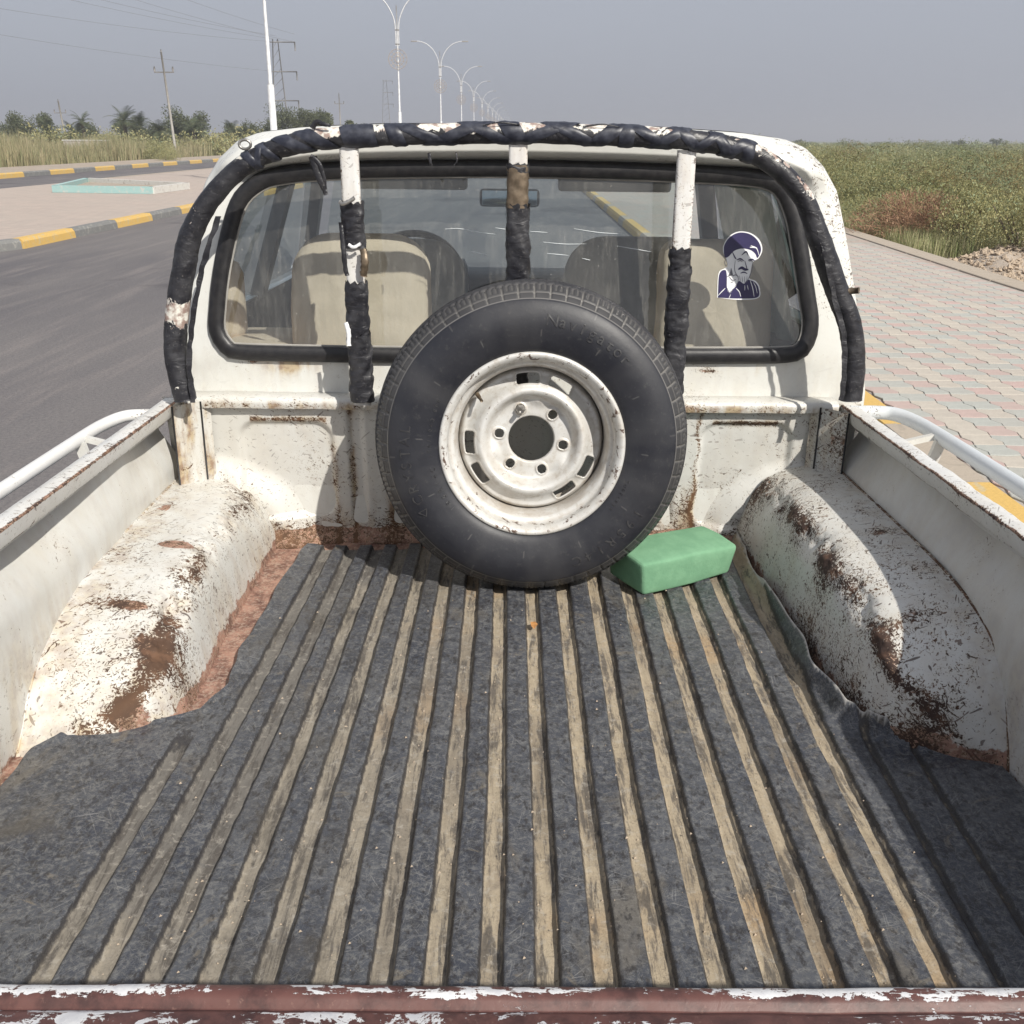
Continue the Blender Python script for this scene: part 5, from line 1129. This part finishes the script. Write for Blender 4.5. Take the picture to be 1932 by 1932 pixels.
tree(-25.2, 124, 5.0, 2.6, 'grey green tree right behind the large white lamp post', 4)
tree(-22.9, 116, 5.0, 1.9, 'narrow upright tree right of the large white lamp post', 5)
tree(-17.8, 112, 3.9, 1.2, 'small dark tree top just above the cab roof', 6, n=2500)
tree(-58, 116, 3.6, 2.2, 'low bush tree cut by the left edge of the photo', 11, n=3500)
tree(-49.5, 118, 3.4, 2.0, 'low grey green tree behind the squat palm', 12, n=3500)
tree(-40.2, 120, 3.6, 2.4, 'dark low tree behind the pair of palms', 13, n=3500)
tree(-32.6, 121, 3.3, 2.2, 'low tree between the leaning pole and the tall spreading tree', 14, n=3500)
tree(-29.6, 112, 3.6, 1.5, 'low dark tree left of the tall spreading one', 7, n=3000)
tree(-21.4, 114, 4.0, 1.2, 'small tree beside the narrow upright tree', 8, n=2500)
for k, (x, y, h, r, lb) in enumerate([(-46.2, 110, 3.1, 1.5, 'lone date palm with clear trunk near the far left pole'), (-42.9, 112, 2.9, 1.3, 'low date palm left of the palm pair'), (-41.0, 111, 2.8, 1.2, 'small date palm between two taller palms'), (-39.5, 104, 3.1, 1.9, 'broad date palm with the tallest crown in the row'), (-37.6, 103, 2.6, 1.6, 'date palm leaning against the broad palm'), (-33.2, 106, 2.6, 1.8, 'date palm left of the bushy tree by the utility pole'), (-31.5, 100, 2.3, 1.5, 'spreading date palm right of the leaning utility pole'), (-49.0, 108, 2.0, 1.8, 'squat date palm beside the bushy tree at the far left'), (-44.5, 104, 1.7, 1.7, 'low palm clump in front of the lone palm'), (-35.0, 101, 2.2, 1.6, 'young date palm left of the leaning utility pole'), (-50.5, 100, 1.5, 1.5, 'lowest palm clump at the far left'), (-29.9, 108, 2.2, 1.5, 'short palm near the low dark tree')]): palm(x, y, h, r, lb, 30 + k)
# a hazy belt of low growth behind the reeds
V_, F_, W_ = [], [], []; off = 0; rs = np.random.RandomState(77)
for k in range(420):
    yy = 96 + 160 * rs.uniform() ** 1.6; xx = rs.uniform(-.62 * yy - 4, -.225 * yy - 2); v, f_, w = leaves(260, shrub_fc(rs.uniform(1.2, 2.8), rs.uniform(1.2, 2.9), 5, k), .13, seed=k + 900); v += (xx, yy, -.1); V_.append(v); F_.append(f_ + off); W_.append(w); off += len(v)
put('distant_growth', mesh('growth', np.concatenate(V_), np.concatenate(F_), False, np.concatenate(W_)), 'scrub', kind='stuff', label='low distant greenery behind the reeds', cat='scrub')
# low walls behind the reeds
for x, y, L_, lb in ((-47.5, 92, 5.0, 'low pale wall behind the reeds left of the palms'), (-38.5, 92, 4.0, 'short pale wall behind the reeds below the broad palm')):
    t = thing('low_wall', lb, 'wall', (x, y, -.1), tf=ID); part('wall_panel', box('wp', (x, y, .6), (L_, .2, 1.5)), 'wall', t); part('coping', box('cp', (x, y, 1.38), (L_ + .2, .3, .08)), 'whitewash', t)
# street lamps down the median
LG = 'street lamps in a row down the median'
def make_lamp():
    t = bpy.data.objects.new('street_lamp', None); COL.objects.link(t); t['category'] = 'street lamp'; t['group'] = LG
    def p_(n, me, m): o = put(n, me, m, t, loc=(0, 0, 0)); return o
    p_('post', tubemesh('post', [V((0, 0, z)) for z in (.1, 2.6, 2.62, 5.0, 5.02, 7.5, 9.8)], [.085, .08, .07, .062, .055, .048, .035], 12), 'lamp_white'); p_('base_sleeve', tubemesh('bs', [V((0, 0, .1)), V((0, 0, 3.3)), V((0, 0, 3.34))], [.125, .115, .09], 12), 'lamp_white')
    for z in (7.5, 8.35): p_('collar', box('collar', (0, 0, z), (.28, .1, .06)), 'pylon')
    for s in (-1, 1):
        pt = catmull([(s * .10, 0, 7.4), (s * .11, 0, 8.4), (s * .22, 0, 9.1), (s * .65, 0, 9.9), (s * 1.3, 0, 10.45), (s * 2.0, 0, 10.68), (s * 2.3, 0, 10.70)], 30); arm = p_('arm', tubemesh('arm', pt, .035, 8), 'lamp_white'); hd = put('lamp_head', box('lh', (s * 2.55, 0, 10.69), (.62, .22, .09), None, .03), 'concrete', arm, loc=(0, 0, 0))
    vs = []; rg = [tubemesh('ring', [V((r_ * math.cos(a), -.12, 6.58 + r_ * math.sin(a))) for a in np.linspace(0, 6.283, 28, endpoint=False)], .016, 5, closed=True) for r_ in (.62, .40, .18)]
    for me in rg: p_('ornament_ring', me, 'ornament')
    for k in range(12):
        a = k * math.pi / 6; p_('ornament_spoke', bar((.18 * math.cos(a), -.12, 6.58 + .18 * math.sin(a)), (.62 * math.cos(a + .2), -.12, 6.58 + .62 * math.sin(a + .2)), .012, 5), 'ornament')
    return t
def copy_tree(o, parent=None):
    c = o.copy(); COL.objects.link(c); c.parent = parent
    for ch in o.children: copy_tree(ch, c)
    return c
lamp0 = make_lamp(); lamp0.location = (-8.55, 36, .05); lamp0['label'] = 'nearest white street lamp post, thick and just left of the tree pair'
LL = ['twin arm street lamp whose arms leave the top of the photo', 'twin arm street lamp with both arms fully in view', 'third twin arm street lamp seen whole, smaller than its left neighbour', 'fourth whole street lamp in the receding row', 'fifth small street lamp in the receding row']
for k in range(1, 15):
    c = copy_tree(lamp0); c.location = (-8.42, 36 + 36 * k, .05); c['label'] = LL[k - 1] if k <= 5 else 'tiny hazy street lamp at the far end of the row on the median'
# utility poles, pylon, cables
def pole(name, x, y, h, label, r=.13, lean=0.): 
    t = thing(name, label, 'utility pole', (x, y, -.1), tf=ID); top_ = V((x + lean, y, h)); part('shaft', tubemesh('shaft', [V((x, y, -.2)), V((x, y, 0)).lerp(top_, .5), top_], [r, r * .85, r * .6], 10), 'concrete', t)
    part('crossarm', box('xa', (x + lean * .85, y, h - 1.6), (1.7, .1, .1)), 'pylon', t)
    for s in (-.8, .8): part('insulator', tubemesh('ins', [V((x + lean * .85 + s, y, h - 1.6)), V((x + lean * .85 + s, y, h - 1.35)), V((x + lean * .85 + s, y, h - 1.15))], [.07, .09, .05], 8), 'pylon', t)
    part('insulator', tubemesh('ins', [V((x + lean, y, h)), V((x + lean, y, h + .2))], [.07, .05], 8), 'pylon', t); return t
pole('utility_pole', -31.0, 93, 8.55, 'slim leaning utility pole rising from the verge before the reeds', .12, -.35)
pole('utility_pole', -65.6, 150, 6.4, 'short dark utility pole at the far left beyond the palms', .16, -.4)
pole('utility_pole', -33.0, 190, 9.0, 'faint thin utility pole between the trees and the lamp row', .12, 0)
def pylon(x, y, h, label, g=None, w=1.1):
    t = thing('power_pylon', label, 'pylon', (x, y, -.1), tf=ID, group=g)
    for s in (-1, 1): part('leg', tubemesh('leg', [V((x + s * w * .9, y, -.2)), V((x + s * w * .25, y, h))], [.075, .05], 6), 'pylon', t)
    n = 12
    for k in range(n):
        z0 = h * k / n; z1 = h * (k + 1) / n; f0 = w * (.9 - .65 * k / n); f1 = w * (.9 - .65 * (k + 1) / n); part('brace', bar((x - f0, y, z0), (x + f1, y, z1), .022, 5), 'pylon', t); 
    for k, z in enumerate((h - .3, h - 3.3, h - 6.3)):
        part('crossarm', bar((x - .6, y, z), (x + 2.2, y, z), .06, 6), 'pylon', t); part('insulator_string', bar((x + 2.15, y, z), (x + 2.15, y, z - .9), .07, 6), 'pylon', t)
    return t
pylon(-27.6, 120, 11.9, 'narrow lattice pylon right behind the nearest lamp post')
pylon(-39.0, 300, 17.0, 'hazy distant pylon between the first two street lamps', None, 1.6)
for k, (a, b, s, lb) in enumerate([((-60, 60, 13.6), (-27.6, 120, 11.6), 1.0, 'lower of the two power lines nearest the horizon'), ((-60, 60, 12.4), (-27.6, 120, 8.6), .9, 'lowest power line crossing the left sky'), ((-58, 60, 16.8), (-27.8, 120, 11.9), 1.0, 'thin power line third from the bottom at the left edge'), ((-56, 60, 17.8), (-27.4, 120, 12.2), 1.2, 'thin power line fourth from the bottom at the left edge'), ((-52, 60, 19.4), (-25.4, 120, 11.6), 1.3, 'upper power line entering near the top left corner'), ((-46, 60, 20.4), (-25.4, 120, 12.4), 1.3, 'highest power line slanting down from the top edge')]):
    a, b = V(a), V(b); pth = [a.lerp(b, t) + V((0, 0, -s * 4 * t * (1 - t))) for t in np.linspace(0, 1, 30)]; o = put('power_line', tubemesh('line', pth, .013, 5), 'cable', label=lb, cat='cable', group='power lines in the left sky')
# distant palm/tree specks on the right horizon
for k, (x, y, h, lb) in enumerate(((120, 290, 2.2, 'small dark tree on the right horizon, left of its pair'), (128, 285, 2.5, 'small dark tree on the right horizon, taller of the pair'), (78, 300, 1.9, 'tiny tree on the right horizon nearest the cab'))): tree(x, y, h, 1.7, lb, 90 + k, n=700, leaf=.2)

# ------------------------------------------------------------------ dusty air
hz = put('haze', mesh('haze', *boxvf((0, 2050, 12), (7600, 4960, 40)), False), None, kind='stuff')
g = N('dusty_air'); pv = g.node('VolumePrincipled'); pv.inputs['Color'].default_value = (.80, .82, .88, 1); pv.inputs['Density'].default_value = .0012; pv.inputs['Anisotropy'].default_value = .2
g.t.links.new(pv.outputs[0], g.out.inputs[1]); hz.data.materials.clear(); hz.data.materials.append(g.m)
